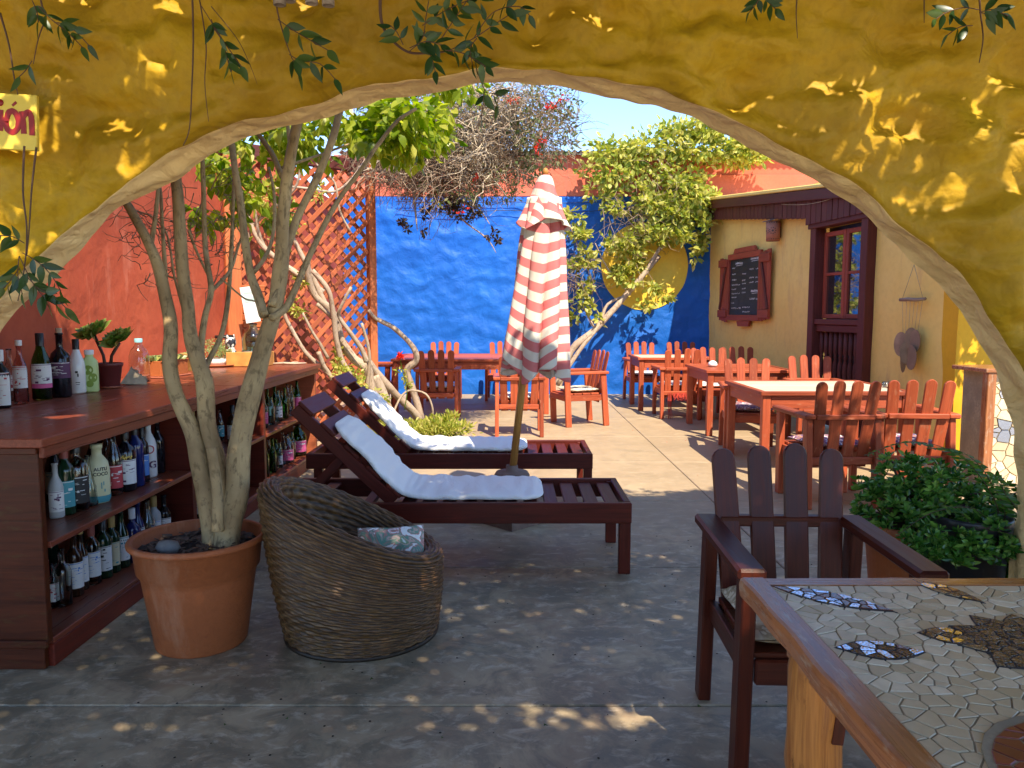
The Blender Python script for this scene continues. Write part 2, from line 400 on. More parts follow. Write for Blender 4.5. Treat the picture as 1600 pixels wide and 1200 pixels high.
# ================================================================== THE SETTING
mb = MB(); mb.add([(-60, -60, -.03), (60, -60, -.03), (60, 90, -.03), (-60, 90, -.03)], [(0, 1, 2, 3)])
tagst(mb.build('ground', M['floor']))
floor = tagst(bpy.data.objects.new('floor', None)); COL.objects.link(floor)
ys = [-6.6, -5.03, -3.48, -1.93, -.38, 1.17, 2.72, 4.27, 5.82, 7.37, 8.92, 10.47, 12.02, 13.62]
for i in range(len(ys)-1):
    for (x0, x1) in ((-4.6, 1.55), (1.55, 6.2)):
        g = .0035; mb = MB(); mb.box(((x0+x1)/2, (ys[i]+ys[i+1])/2, -.035+U(-.001, .001)), (x1-x0-2*g, ys[i+1]-ys[i]-2*g, .07), ch=.005)
        mb.build('concrete_slab', M['floor'], floor)

mb = MB()
for i in range(10):
    for j in range(9): mb.box((-4.0+.97*i, -8.3+.94*j, .012), (.955, .925, .02), ch=.004)
o = mb.build('bounce_paving', m_plain('pale_bounce_stone', (.66, .56, .42), .8, .12, 6, .1)); tagst(o)  # unseen pale paving, added to bounce fill light on to the terrace
# ---- arch wall in front
def catmull(P, n):
    out = []; P = [Vector(p) for p in P]
    for i in range(len(P)-1):
        p0 = P[max(i-1, 0)]; p1 = P[i]; p2 = P[i+1]; p3 = P[min(i+2, len(P)-1)]
        for k in range(n):
            t = k/n; out.append(.5*((2*p1)+(p2-p0)*t+(2*p0-5*p1+4*p2-p3)*t*t+(3*p1-p0-3*p2+p3)*t**3))
    out.append(P[-1]); return out
AR = [(-2.42, -.05), (-2.42, .5), (-2.36, .95), (-2.27, 1.25), (-2.2, 1.36), (-2.05, 1.53), (-1.90, 1.665), (-1.64, 1.89), (-1.45, 2.01), (-1.29, 2.1), (-1.06, 2.19), (-.71, 2.29), (-.53, 2.34), (-.27, 2.375), (0, 2.39), (.27, 2.37), (.53, 2.32), (.7, 2.27), (1.08, 2.11), (1.36, 1.955), (1.55, 1.81), (1.66, 1.72), (1.85, 1.55), (1.97, 1.38), (2.10, 1.2), (2.17, 1.03), (2.2, .86), (2.22, .58), (2.2, .3), (2.2, -.05)]
ac = catmull([(x, 0, z) for x, z in AR], 13)
na = len(ac); YF, YB = 3.13, 3.33; X0, X1, ZT = -4.4, 4.6, 3.75
def outer(i):
    # where a line from the arch centre through the curve point meets the wall's outline
    c = Vector((0, 0, .9)); p = ac[i]; d = Vector((p.x, 0, max(p.z-.9, -.95)));
    if p.z < .95:
        return Vector((X0 if p.x < 0 else X1, 0, p.z))
    k = 1e9
    if d.z > 1e-6: k = min(k, (ZT-c.z)/d.z)
    if d.x > 1e-6: k = min(k, X1/d.x)
    if d.x < -1e-6: k = min(k, X0/d.x)
    return c+d*k
nr = 74; Pv = []; rows = []
SOFT = 15
for i in range(na):
    p = ac[i]; o = outer(i); q = ac[min(i+1, na-1)]-ac[max(i-1, 0)]; nrm = Vector((-q.z, 0, q.x)).normalized()  # pointing away from opening
    if nrm.dot(o-p) < 0: nrm = -nrm
    col = []
    # soffit from the back edge to the front edge, then rounded on to the face
    for k in range(SOFT):
        t = k/(SOFT-1); y = lerp(YB, YF+.03, t)
        bulge = .0 + .014*max(0, t-.55)/.45
        a = p+nrm*bulge
        rg = 1-abs(noise.noise(Vector((p.x*5.5+3, y*9, p.z*5.5))))*2
        lump = .024*noise.noise(Vector((p.x*3.2, y*7, p.z*3.2)))+.014*noise.noise(Vector((p.x*9, y*14, p.z*9)))+.016*rg*math.sin(math.pi*t)
        a = a+nrm*(lump+ .006)
        col.append((a.x, y, a.z))
    for k in range(1, nr):
        t = (k/(nr-1))**1.25; a = (p+nrm*.03).lerp(o, t)
        y = YF+.03*math.exp(-t*30)
        w3 = Vector((a.x*2.2, 1.7, a.z*2.9))
        lump = .12*noise.noise(w3)+.085*noise.noise(w3*2.4+Vector((3, 1, 0)))+.034*noise.noise(w3*5.5)
        if k <= 4: lump *= k/5
        col.append((a.x, y-lump-.01, a.z))
    rows.append(col)
nv = SOFT+nr-1; P = [c for col in rows for c in col]
fs = []; mi = []
mb = MB()
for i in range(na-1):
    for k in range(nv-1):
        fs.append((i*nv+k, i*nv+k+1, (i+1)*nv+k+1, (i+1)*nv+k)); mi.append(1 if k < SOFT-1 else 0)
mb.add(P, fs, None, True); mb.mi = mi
# back face and top
back = [(c[0][0], YB, c[0][2]) for c in rows]; bo = [(outer(i).x, YB, outer(i).z) for i in range(na)]
mb.add(back+bo, [(i, i+na, i+na+1, i+1) for i in range(na-1)], None, False, 0)
fo = [(c[-1][0], c[-1][1], c[-1][2]) for c in rows]
mb.add(fo+bo, [(i, i+1, i+na+1, i+na) for i in range(na-1)], None, False, 0)
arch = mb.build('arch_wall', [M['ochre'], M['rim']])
tag(arch, 'thick lumpy ochre yellow plaster wall with a wide arched opening', 'wall')

# ---- unseen wall added behind the viewer to block the bright horizon
mb = MB(); mb.box((.1, -9.1, 1.1), (12.4, .2, 2.2), ch=.01)
tag(mb.build('horizon_blocker_wall', M['yell']), 'unseen pale yellow wall added behind the viewer to block the horizon', 'wall')
ACR = thing('shadow_edge_creeper', 'unseen leafy creeper added on the arch wall to break its shadow edge', 'creeper', (0, 3.25, 3.75))  # out of view, added to break up the wall's shadow edge on the floor
bl_ = [((U(-4, 4.2), U(-.05, .15), U(-.02, .12)), (.45, .2, U(.08, .26)), 150) for _ in range(26)]
C, N = blob_pts(bl_)
tag(link('foliage', leaves_mesh('foliage', M['vine'], C, N, RNG.uniform(.06, .11, len(C)), RNG.uniform(.04, .06, len(C))), ACR), kind='stuff')
MB().tube([(lerp(-4, 4.2, k/20), .05+.05*math.sin(k*2.1), .03+.03*math.sin(k*1.3)) for k in range(21)], .014, 6).build('stem', M['stem'], ACR)
# ---- left red wall
mb = MB()
ny, nz = 120, 34
Pw = []
for j in range(nz):
    for i in range(ny):
        y = lerp(3.34, 13.56, i/(ny-1)); z = lerp(0, 3.15, j/(nz-1))
        Pw.append((-2.95+.02*noise.noise(Vector((y*1.5, z*1.8, 2)))+.008*noise.noise(Vector((y*5, z*5, 2))), y, z))
mb.grid(Pw, ny, nz)
mb.box((-3.1, 8.45, 1.55), (.22, 10.2, 3.1), ch=.01)
mb.box((-3.04, 8.45, 3.19), (.36, 10.2, .09), ch=.01)
tag(mb.build('side_wall', M['red']), 'rough terracotta red plaster wall behind the bottle counter', 'wall')

# ---- blue back wall with painted sun
BW = thing('back_wall', 'bright blue rough plaster wall with painted yellow sun at the far end', 'wall', (0, 13.58, 0))
nx, nz = 200, 90; Pw = []
def bwl(x, z): return -.03*noise.noise(Vector((x*2.4, 0, z*3.4)))-.014*noise.noise(Vector((x*6.5, 3, z*8)))
for j in range(nz):
    for i in range(nx):
        x = lerp(-3.1, 3.75, i/(nx-1)); z = lerp(0, 3.45, j/(nz-1)); Pw.append((x, bwl(x, z), z))
mb = MB(); mb.grid(Pw, nx, nz); mb.box((.3, .2, 1.72), (6.9, .28, 3.44), ch=.01)
mb.build('blue_face', M['blue'], BW)
mb = MB(); Pd = []; cx, cz, rr_ = 2.32, 2.25, .76
for j in range(25):
    for i in range(64):
        a = 2*math.pi*i/64; r = rr_*j/24*(1+.012*noise.noise(Vector((math.cos(a)*3, math.sin(a)*3, 1)))); x = cx+r*math.cos(a); z = cz+r*math.sin(a)
        Pd.append((x, bwl(x, z)-.012, z))
mb.grid(Pd, 64, 25, closeu=True); mb.build('painted_sun', M['discy'], BW)
mb = MB()
for (z, y0, sag) in ((3.36, -.07, .03), (3.22, -.07, .05)):
    mb.tube([(lerp(-2, 3.6, k/14), y0, z-sag*math.sin(math.pi*((k*3) % 14)/14)) for k in range(15)], .006, 5)
mb.build('cable', M['cable'], BW)
PW = thing('parapet_wall', 'salmon red parapet wall above the blue wall under corrugated sheets', 'wall', (0, 13.58, 3.45))
mb = MB(); mb.box((3.2, .16, .19), (12.6, .3, .38), ch=.012); mb.build('lower_band', M['red2'], PW)
mb = MB(); mb.box((3.2, .2, .55), (12.6, .28, .345), ch=.012); mb.build('upper_band', M['red2'], PW)
CR = thing('corrugated_roof', 'rusty grey corrugated sheet edge capping the salmon parapet wall', 'roof', (0, 13.58, 4.2))
for s in range(12):
    mb = MB(); Pc = []; n = 60; x0 = -3+s*1.04
    for (y, z) in ((-.12, 0), (1.6, .12), (1.6, .105), (-.12, -.015)):
        for i in range(n): x = x0+1.06*i/(n-1); Pc.append((x, y, z+.018*math.sin(x*2*math.pi/.105)+(.004 if s % 2 else 0)))
    mb.grid(Pc, n, 4); mb.build('roof_sheet', M['zinc'], CR)

# ---- yellow house on the right
A0 = Vector((3.47, 13.58, 0)); B0 = Vector((4.3, 7.65, 0)); WA = math.atan2((B0-A0).y, (B0-A0).x)
HS = thing('yellow_house', 'pale yellow house with maroon trim, glazed door and boarded eave', 'building', A0, WA)
WD = (B0-A0).normalized()
def WP(u, v, out=0):
    a, c = ray(u, v); d = WD; O = A0+Vector((d.y, -d.x, 0))*out
    det = -a*d.y+d.x; tt = (-O.x*d.y+d.x*O.y)/det; s = (a*O.y-O.x)/det
    return s, H+c*tt
DL, DR = 3.55, 4.80      # door frame edges along the wall
def wgrid(x0, x1, z0, z1, th=.14):
    mb = MB(); nx_ = max(2, int((x1-x0)/.12)); nz_ = max(2, int((z1-z0)/.12)); Pw = []
    for j in range(nz_):
        for i in range(nx_):
            x = lerp(x0, x1, i/(nx_-1)); z = lerp(z0, z1, j/(nz_-1)); Pw.append((x, -.012*noise.noise(Vector((x*1.6, 5, z*1.6))), z))
    mb.grid(Pw, nx_, nz_); mb.box(((x0+x1)/2, .02+th/2, (z0+z1)/2), (x1-x0, th, z1-z0), ch=.003); return mb
wgrid(-.1, DL+.02, 0, 3.12).build('wall', M['yell'], HS)
wgrid(DR-.02, 6.05, 0, 3.3).build('wall', M['yell'], HS)
wgrid(DL+.03, DR-.03, 2.52, 3.2).build('wall', M['yell'], HS)
# boarded eave band: each board a piece
nbd = 44
base_me = None
for k in range(nbd):
    s0 = -.12+k*(5.5/nbd); zt = 3.30-.105*s0-.02; zb = 3.05-.115*s0+ (0 if s0 < 3.4 else -.02)
    if s0 > 3.4: zb = 2.57
    mb = MB(); mb.box((s0+.06, -.15+U(-.003, .003), (zt+zb)/2), (.112, .022, zt-zb), ch=.003)
    mb.build('eave_board', M['trim'], HS)
mb = MB(); mb.beam((-.45, -.20, 3.335), (6.2, -.20, 2.66+.02), .07, .13, ch=.006); mb.build('eave_beam', M['trim'], HS)
mb = MB(); mb.beam((-.5, .75, 3.44), (6.3, .75, 2.77), 2.0, .05, ch=.01); mb.build('roof', M['yell'], HS)
# door frame
fr = MB(); fw = .13
fr.box((DL+fw/2, -.04, 1.26), (fw, .15, 2.52), ch=.006)
frame = fr.build('door_frame', M['trim'], HS)
mb = MB(); mb.box((DR-fw/2, -.04, 1.26), (fw, .15, 2.52), ch=.006); mb.build('jamb', M['trim'], frame)
mb = MB(); mb.box(((DL+DR)/2, -.05, 2.59), (DR-DL+.06, .17, .15), ch=.006); mb.build('lintel', M['trim'], frame)
mb = MB(); mb.box(((DL+DR)/2, .1, 1.3), (DR-DL-.2, .02, 2.5)); mb.build('dark_interior_panel', M['black'], frame)
xl, xr = DL+fw, DR-fw
mb = MB(); mb.box(((xl+xr)/2, -.03, 1.33), (xr-xl, .13, .07), ch=.008); mb.box(((xl+xr)/2, -.02, 1.25), (xr-xl, .09, .09), ch=.008); mb.build('sill_rail', M['trim'], HS)
# two casements with two panes each
gl = NT('window_glass'); gl.col((.015, .02, .022)); gl.set('Roughness', .03); gl.set('IOR', 2.6); gl.set('Specular IOR Level', .75)
xm = (xl+xr)/2
for (a, b_) in ((xl+.01, xm-.005), (xm+.005, xr-.01)):
    mb = MB(); e = .055
    mb.box((a+e/2, .03, 1.915), (e, .05, 1.09), ch=.005); mb.box((b_-e/2, .03, 1.915), (e, .05, 1.09), ch=.005)
    mb.box(((a+b_)/2, .03, 2.43), (b_-a-2*e, .05, e), ch=.005); mb.box(((a+b_)/2, .03, 1.4), (b_-a-2*e, .05, e), ch=.005)
    mb.box(((a+b_)/2, .03, 1.93), (b_-a-2*e, .04, .035), ch=.005)
    cs = mb.build('casement', M['shutter'], HS)
    for (z0, z1) in ((1.43, 1.91), (1.95, 2.40)):
        mb = MB(); mb.box(((a+b_)/2, .033, (z0+z1)/2), (b_-a-2*e+.01, .006, z1-z0+.02), ch=.001); mb.build('pane', gl.m, cs)
# turned balusters in the door's lower half
bp = [(0, 0), (.03, 0), (.03, .05), (.02, .06), (.027, .09), (.027, .38), (.018, .40), (.03, .43), (.018, .46), (.034, .56), (.030, .66), (.016, .72), (.028, .74), (.016, .76), (.03, .8), (.03, 1.05), (0, 1.05)]
bm_ = MB().lathe(bp, n=10).mesh('baluster', M['trim'])
for k in range(9): link('baluster', bm_, HS, (lerp(xl+.06, xr-.06, k/8), -.005, .15))
mb = MB(); mb.box((xm, .0, .09), (xr-xl, .09, .12)); mb.build('bottom_rail', M['trim'], HS)
# sunlit front-facing return of the house
mb = MB(); Pw = []
for j in range(30):
    for i in range(24):
        x = lerp(4.26, 6.2, i/23); z = lerp(0, 3.3, j/29); Pw.append((x, 7.36+.015*noise.noise(Vector((x*2, 1, z*2)))-.0*x, z))
mb.grid(Pw, 24, 30); mb.box((5.25, 7.55, 1.6), (1.9, .3, 3.2)); 
tag(mb.build('return_wall', M['yell2']), 'golden yellow wall end catching sun patches right of the house door', 'wall')

# ================================================================== BOTTLE COUNTER
YC0, YC1, XF, XBk = 3.0, 7.33, -1.87, -2.92
CT = thing('bottle_counter', 'long reddish wood counter with bottle shelves under its top', 'counter', (0, 0, 0))
for (x0, x1) in ((-2.935, -2.60), (-2.595, -2.27), (-2.265, -1.84)):
    for (y0, y1) in ((2.97, 5.15), (5.153, 7.38)):
        mb = MB(); mb.box(((x0+x1)/2, (y0+y1)/2, .938+U(-.0008, .0008)), (x1-x0, y1-y0, .038), ch=.004); mb.build('top_plank', M['counter'], CT)
mb = MB(); mb.box((XF+.006, (YC0+YC1)/2, .896), (.022, YC1-YC0-.002, .044), ch=.003); mb.build('front_rail', M['counter'], CT)
def endp(y, th=.035):
    mb = MB(); mb.box(((XF+XBk)/2-.005, y, .51), (XBk*-1+XF-.01, th, .80), ch=.003); return mb
endp(YC0+.02, .035).build('end_panel', M['cabend'], CT)
mb = MB(); mb.box((-2.4, YC0-.008, .905), (1.05, .02, .026), ch=.003); mb.build('end_moulding', M['cabend'], CT)
mb = MB(); mb.box((-2.4, YC0-.008, .115), (1.05, .02, .03), ch=.003); mb.build('end_skirting', M['cabend'], CT)
for y in (4.47, 5.78): endp(y, .05).build('divider', M['cab'], CT)
endp(YC1-.02, .05).build('end_panel', M['lattice'], CT)
mb = MB(); mb.box((-2.44, (YC0+YC1)/2, .51), (.02, YC1-YC0-.08, .8)); mb.build('back_panel', M['lattice'], CT)
for (y0, y1) in ((YC0+.038, 4.444), (4.496, 5.754), (5.806, YC1-.046)):
    mb = MB(); mb.box((-2.15, (y0+y1)/2, .511), (.56, y1-y0, .026), ch=.003); mb.build('shelf', M['counter'], CT)
mb = MB(); mb.box((-2.16, (YC0+YC1)/2+.018, .11), (.56, YC1-YC0-.04, .024), ch=.003); mb.build('bottom_shelf', M['counter'], CT)
mb = MB(); mb.box((-1.895, (YC0+YC1)/2+.018, .048), (.03, YC1-YC0-.04, .096), ch=.003); mb.build('plinth', M['cab'], CT)
mb = MB(); mb.box((-2.4, YC0+.02, .048), (1.0, .03, .094)); mb.build('plinth_end', M['cabend'], CT)

# ---- bottles
PROF = {
 'wine': [(.0, .0), (.034, 0), (.0375, .006), (.0375, .19), (.034, .208), (.0165, .232), (.0140, .25), (.0140, .29), (.016, .291), (.016, .300), (.0, .300)],
 'burgundy': [(.0, .0), (.037, 0), (.041, .008), (.041, .15), (.036, .185), (.02, .23), (.0145, .26), (.0140, .29), (.016, .291), (.016, .30), (.0, .30)],
 'liquor': [(.0, .0), (.038, 0), (.042, .008), (.043, .18), (.036, .205), (.0165, .225), (.0145, .235), (.0145, .29), (.017, .291), (.017, .30), (0, .30)],
 'tall': [(.0, .0), (.030, 0), (.033, .008), (.033, .165), (.028, .19), (.0145, .225), (.0125, .24), (.0125, .29), (.0145, .291), (.0145, .30), (0, .30)],
 'round': [(.0, .0), (.046, 0), (.052, .02), (.053, .15), (.047, .19), (.03, .215), (.022, .225), (.022, .255), (.026, .256), (.026, .275), (0, .275)],
 'beer': [(.0, .0), (.028, 0), (.0305, .006), (.0305, .14), (.026, .165), (.0135, .21), (.012, .235), (.014, .236), (.014, .245), (0, .245)],
 'cone': [(.0, .0), (.046, 0), (.048, .01), (.040, .10), (.016, .20), (.013, .24), (.013, .27), (.017, .271), (.017, .28), (0, .28)],
 'carton': [(.0, .0), (.043, 0), (.046, .01), (.046, .15), (.043, .18), (.026, .20), (.022, .205), (.022, .225), (.024, .226), (.024, .24), (0, .24)],
 'jug': [(.0, .0), (.075, 0), (.085, .02), (.085, .18), (.07, .22), (.035, .255), (.028, .27), (.028, .285), (.032, .286), (.032, .30), (0, .30)],
}
GL = {'clear': m_glass('clear_glass', (.86, .90, .88)), 'green': m_glass('green_glass', (.16, .45, .12)), 'dkgreen': m_gloss('dark_green_glass', (.008, .028, .012), .06),
      'black': m_gloss('black_glass', (.008, .007, .010), .07), 'brown': m_gloss('brown_glass', (.030, .012, .006), .06), 'white': m_gloss('milk_glass', (.74, .73, .70), .15),
      'navy': m_gloss('navy_glass', (.010, .018, .10), .06), 'frost': m_gloss('frosted_glass', (.42, .42, .41), .4), 'rose': m_glass('rose_glass', (.85, .62, .60)),
      'pale': m_gloss('pale_yellow_print', (.62, .60, .36), .35), 'lime': m_gloss('lime_print', (.50, .62, .25), .3), 'aqua': m_glass('aqua_glass', (.62, .85, .78))}
def lm(name, c): return m_plain(name, c, .6, .05, 40, 0)
LB = {'white': lm('white_label', (.72, .71, .68)), 'cream': lm('cream_label', (.62, .56, .36)), 'teal': lm('teal_label', (.06, .28, .32)), 'pink': lm('pink_label', (.62, .10, .26)),
      'purple': lm('purple_label', (.10, .03, .09)), 'red': lm('red_label', (.45, .04, .05)), 'blue': lm('blue_label', (.08, .22, .55)), 'black': lm('black_label', (.02, .02, .02)), 'yellow': lm('yellow_label', (.7, .5, .08))}
CAP = {'black': M['black'], 'white': M['white'], 'cork': M['cork'], 'green': lm('green_cap', (.02, .12, .05)), 'purple': lm('purple_cap', (.12, .03, .10)), 'red': lm('red_cap', (.28, .06, .04)), 'gold': lm('gold_cap', (.45, .28, .08)), 'aqua': lm('aqua_cap', (.25, .55, .60)), None: None}
MC = {}
def rad_at(pr, z):
    for (r0, z0), (r1, z1) in zip(pr, pr[1:]):
        if z0 <= z <= z1 and z1 > z0: return r0+(r1-r0)*(z-z0)/(z1-z0)
    return pr[-1][0]
def bottle(label, x, y, z, h, kind, glass, lab=None, cap=None, group=None, w=1.0, face=None, extra=None, labz=(.12, .55)):
    pr = PROF[kind]; H0 = pr[-1][1]; key = (kind, glass)
    root = thing('bottle', label, 'bottle', (x, y, z), 0, group)
    if key not in MC:
        out = list(pr)
        if GL[glass].name in ('clear_glass', 'green_glass', 'rose_glass', 'aqua_glass'):
            inn = [(max(0, r-.0032), min(zz, H0)) for r, zz in pr[1:-1]]; inn[0] = (inn[0][0], .006)
            out = pr[:-1]+[(inn[-1][0], H0)]+inn[::-1][1:]+[(0, .006)]
        MC[key] = MB().lathe(out, n=22).mesh('glass_body', GL[glass])
    b = link('glass_body', MC[key], root)
    if lab:
        z0, z1 = H0*labz[0], H0*labz[1]; k2 = (kind, lab, labz)
        if k2 not in MC:
            seg = [z0+(z1-z0)*q/4 for q in range(5)]
            MC[k2] = MB().lathe([(rad_at(pr, q)+.0009, q) for q in seg], n=14, a0=-R(70), a1=R(70)).mesh('paper_label', LB[lab])
        lo = link('paper_label', MC[k2], root)
        # printed motif: bands and blocks of ink
        k3 = (kind, lab, 'ink', random.randint(0, 3), labz)
        if k3 not in MC:
            mm = MB(); r = rad_at(pr, (z0+z1)/2)+.0018
            ink = random.choice(['black', 'red', 'blue', 'purple', 'teal']) if lab in ('white', 'cream', 'yellow') else 'white'
            for _ in range(13):
                a = U(-R(50), R(30)); da = U(R(8), R(34)); q = U(z0+.01, z1-.015); dz = random.choice([.0015, .002, .003, .009])
                mm.lathe([(r, q), (r, q+dz)], n=5, a0=a, a1=a+da)
            mm.lathe([(r, z1-.006), (r, z1-.003)], n=10, a0=-R(60), a1=R(60))
            MC[k3] = mm.mesh('printed_ink', LB[ink])
        tag(link('printed_ink', MC[k3], lo), kind='stuff')
    if cap:
        k4 = (kind, cap, 'cap')
        if k4 not in MC:
            rt = pr[-2][0]+.0012; long = .055 if kind in ('wine', 'burgundy', 'liquor') and cap != 'cork' else .022
            if cap == 'cork': rt *= .72; MC[k4] = MB().lathe([(rt, H0-.004), (rt*1.05, H0+.022), (0, H0+.022)], n=14).mesh('cap', CAP[cap])
            else: MC[k4] = MB().lathe([(rt, H0-long), (rt+.0005, H0+.003), (rt-.002, H0+.005), (0, H0+.005)], n=16).mesh('cap', CAP[cap])
        link('cap', MC[k4], root)
    s = h/H0; root.scale = (s*w, s*w, s)
    root.rotation_euler[2] = (math.atan2(-y, -x) if face is None else face)+U(-.12, .12)
    if extra: extra(root, pr)
    return root
GT = 'bottles lined up on the counter top'
ZC = .957+.0015
def ctop(u, v, top):          # base pixel on the counter top, pixel row of the top
    p = PZ(u, v, ZC); q = PY(u, top, p.y); return p.x, p.y, ZC, q.z-ZC
for (lb, u, v, tp, kind, gl_, la, cp, ww, lz) in [
    ('clear swing top bottle with black and white label at the left end of the counter', 4, 637, 548, 'liquor', 'black', 'white', 'white', 1.0, (.05, .62)),
    ('slim rose tinted bottle with white cap and long white label on the counter', 34, 630, 533, 'tall', 'rose', 'white', 'white', .95, (.25, .6)),
    ('clear bottle with grey label half hidden behind the slim rose bottle', 18, 626, 545, 'tall', 'clear', 'white', None, 1.1, (.2, .5)),
    ('green bottle with pink and white label and black cap on the counter', 67, 624, 522, 'burgundy', 'green', 'white', 'black', 1.02, (.2, .55)),
    ('tall dark wine bottle with purple label and pale cork on the counter', 97, 620, 520, 'liquor', 'black', 'purple', 'cork', 1.02, (.3, .55)),
    ('milky white bottle with black cap beside the dark wine bottle', 122, 614, 531, 'burgundy', 'white', None, 'black', 1.05, (.2, .5)),
    ('pale green juice bottle with printed limes and white cap', 142, 612, 548, 'carton', 'lime', None, 'white', 1.0, (.2, .5))]:
    x, y, z, h = ctop(u, v, tp)
    b = bottle(lb, x, y, z, h, kind, gl_, la, cp, GT, ww, labz=lz)
    if 'limes' in lb:
        mm = MB()
        for (a, zz, r) in ((-.3, .13, .028), (.25, .085, .026), (-.15, .05, .02)):
            n = 14; c = .0468
            mm.add([(c*math.cos(a), c*math.sin(a), zz)]+[((c+.0006)*math.cos(a+r/c*math.cos(q)), (c+.0006)*math.sin(a+r/c*math.cos(q)), zz+r*math.sin(q)) for q in [2*math.pi*k/n for k in range(n)]], [(0, k+1, (k+1) % n+1) for k in range(n)], None, True)
        link('printed_fruit', mm.mesh('printed_fruit', lm('fruit_ink', (.20, .30, .03))), b)
    if 'milky' in lb:
        mm = MB(); c = .0425
        for (a, zz, da, dz) in ((-.1, .115, .3, .012), (.05, .095, .16, .018), (.0, .06, .5, .004), (.0, .05, .4, .003)):
            mm.lathe([(c, zz), (c, zz+dz)], n=5, a0=a-da/2, a1=a+da/2)
        link('printed_ink', mm.mesh('printed_ink', LB['black']), b)
    if 'pink and white' in lb:
        link('pink_band', MB().lathe([(.0423, .055), (.0423, .075)], n=14, a0=-R(69), a1=R(69)).mesh('pink_band', LB['pink']), b)

# text on bottles, as flat print
def text_mesh(s, size, mat, bold=.0):
    cu = bpy.data.curves.new('t', 'FONT'); cu.body = s; cu.size = size; cu.extrude = .0003; cu.offset = bold; cu.align_x = 'CENTER'
    o = bpy.data.objects.new('t', cu); COL.objects.link(o); bpy.context.view_layer.update()
    me = bpy.data.meshes.new_from_object(o); COL.objects.unlink(o); bpy.data.objects.remove(o)
    me.materials.clear(); me.materials.append(mat); return me
def wrap_print(b, s, size, r, z, mat, off=0):
    me = text_mesh(s, size, mat, size*.03); me = me.copy()
    for v_ in me.vertices:
        a = v_.co.x/r+off; rr0 = r+v_.co.z+.0004; zz = z+v_.co.y; v_.co = (rr0*math.cos(a), rr0*math.sin(a), zz)
    link('lettering', me, b)

GA = 'bottles on the middle shelf of the nearest bay'
def shelfpos(u, v, z):
    p = PZ(u, v, z); x = min(-1.93, max(-2.36, p.x)); y = max(3.12, p.y); return x, y
SH = .5255; SB = .1235
def cv(x, y): return x/4+60, y/4+660
ordw = ['first', 'second', 'third', 'fourth', 'fifth', 'sixth', 'seventh', 'eighth', 'ninth', 'tenth', 'eleventh', 'twelfth', 'thirteenth', 'fourteenth']
for i, (lb, x, yb, yt, kind, gl_, la, cp, ww) in enumerate([
    ('frosted grey bottle with white oval label, nearest on the middle shelf', 118, 592, 255, 'tall', 'frost', 'white', None, 1.15),
    ('dark bottle with teal label and reddish neck behind the frosted bottle', 178, 572, 145, 'wine', 'dkgreen', 'teal', 'red', 1.0),
    ('clear square shouldered bottle with black cap and black band on the shelf', 248, 546, 110, 'liquor', 'clear', 'black', 'black', 1.1),
    ('clear cone shaped flask left of the pale coconut bottle', 322, 516, 205, 'cone', 'clear', None, None, .9),
    ('wide pale yellow coconut drink bottle with teal foot, no cap', 378, 494, 135, 'round', 'pale', None, None, 1.0),
    ('clear long necked bottle with red and white label by the coconut bottle', 478, 447, 75, 'beer', 'clear', 'red', None, 1.1),
    ('black bottle with white shield label and gilt neck on the middle shelf', 555, 424, 30, 'liquor', 'black', 'white', 'black', 1.0),
    ('navy blue bottle with a dark round stopper on the middle shelf', 615, 395, 5, 'wine', 'navy', None, 'black', 1.0),
    ('black bottle with blue patch just left of the white tall bottle', 658, 368, 25, 'wine', 'black', 'blue', 'black', .85),
    ('tall milky white bottle with a red ringed emblem on the shelf', 698, 338, -25, 'tall', 'white', None, None, 1.1),
    ('plain black bottle deepest on the middle shelf of the near bay', 754, 312, 0, 'wine', 'black', None, None, 1.0)]):
    u, v = cv(x, yb); px, py = shelfpos(u, v, SH); h = max(.17, PY(u, 660+yt/4, py).z-SH)
    h = min(h, .35)
    b = bottle(lb, px, py, SH, h, kind, gl_, la, cp, GA, ww, labz=(.12, .5))
    if 'coconut drink' in lb:
        wrap_print(b, 'AUTU', .022, .0535, .155, LB['black'], .2); wrap_print(b, 'COCO', .022, .0535, .132, LB['black'], .2)
        link('teal_foot', MB().lathe([(.0475, .003), (.0529, .02), (.0533, .035)], n=22).mesh('teal_foot', LB['teal']), b)
        mm = MB()
        for k in range(9): a = U(-.9, .5); z0 = U(.04, .10); mm.lathe([(.0537, z0), (.0537, z0+U(.01, .03))], n=2, a0=a, a1=a+U(.03, .12))
        link('printed_palms', mm.mesh('printed_palms', LB['teal']), b)
    if 'milky white' in lb:
        wrap_print(b, '4G', .05, .034, .05, LB['purple'])
        mm = MB(); n = 24
        for k in range(n):
            q0, q1 = 2*math.pi*k/n, 2*math.pi*(k+1)/n; vs = []
            for q, rr1 in ((q0, .016), (q0, .022), (q1, .022), (q1, .016)):
                a = rr1*math.cos(q)/.0337; vs.append((.0338*math.cos(a), .0338*math.sin(a), .145+rr1*math.sin(q)))
            mm.add(vs, [(0, 1, 2, 3)])
        link('ring_emblem', mm.mesh('ring_emblem', LB['red']), b)
    if 'shield' in lb: wrap_print(b, 'Aver', .026, .0438, .155, LB['yellow'])
GB = 'bottles on the bottom shelf of the nearest bay'
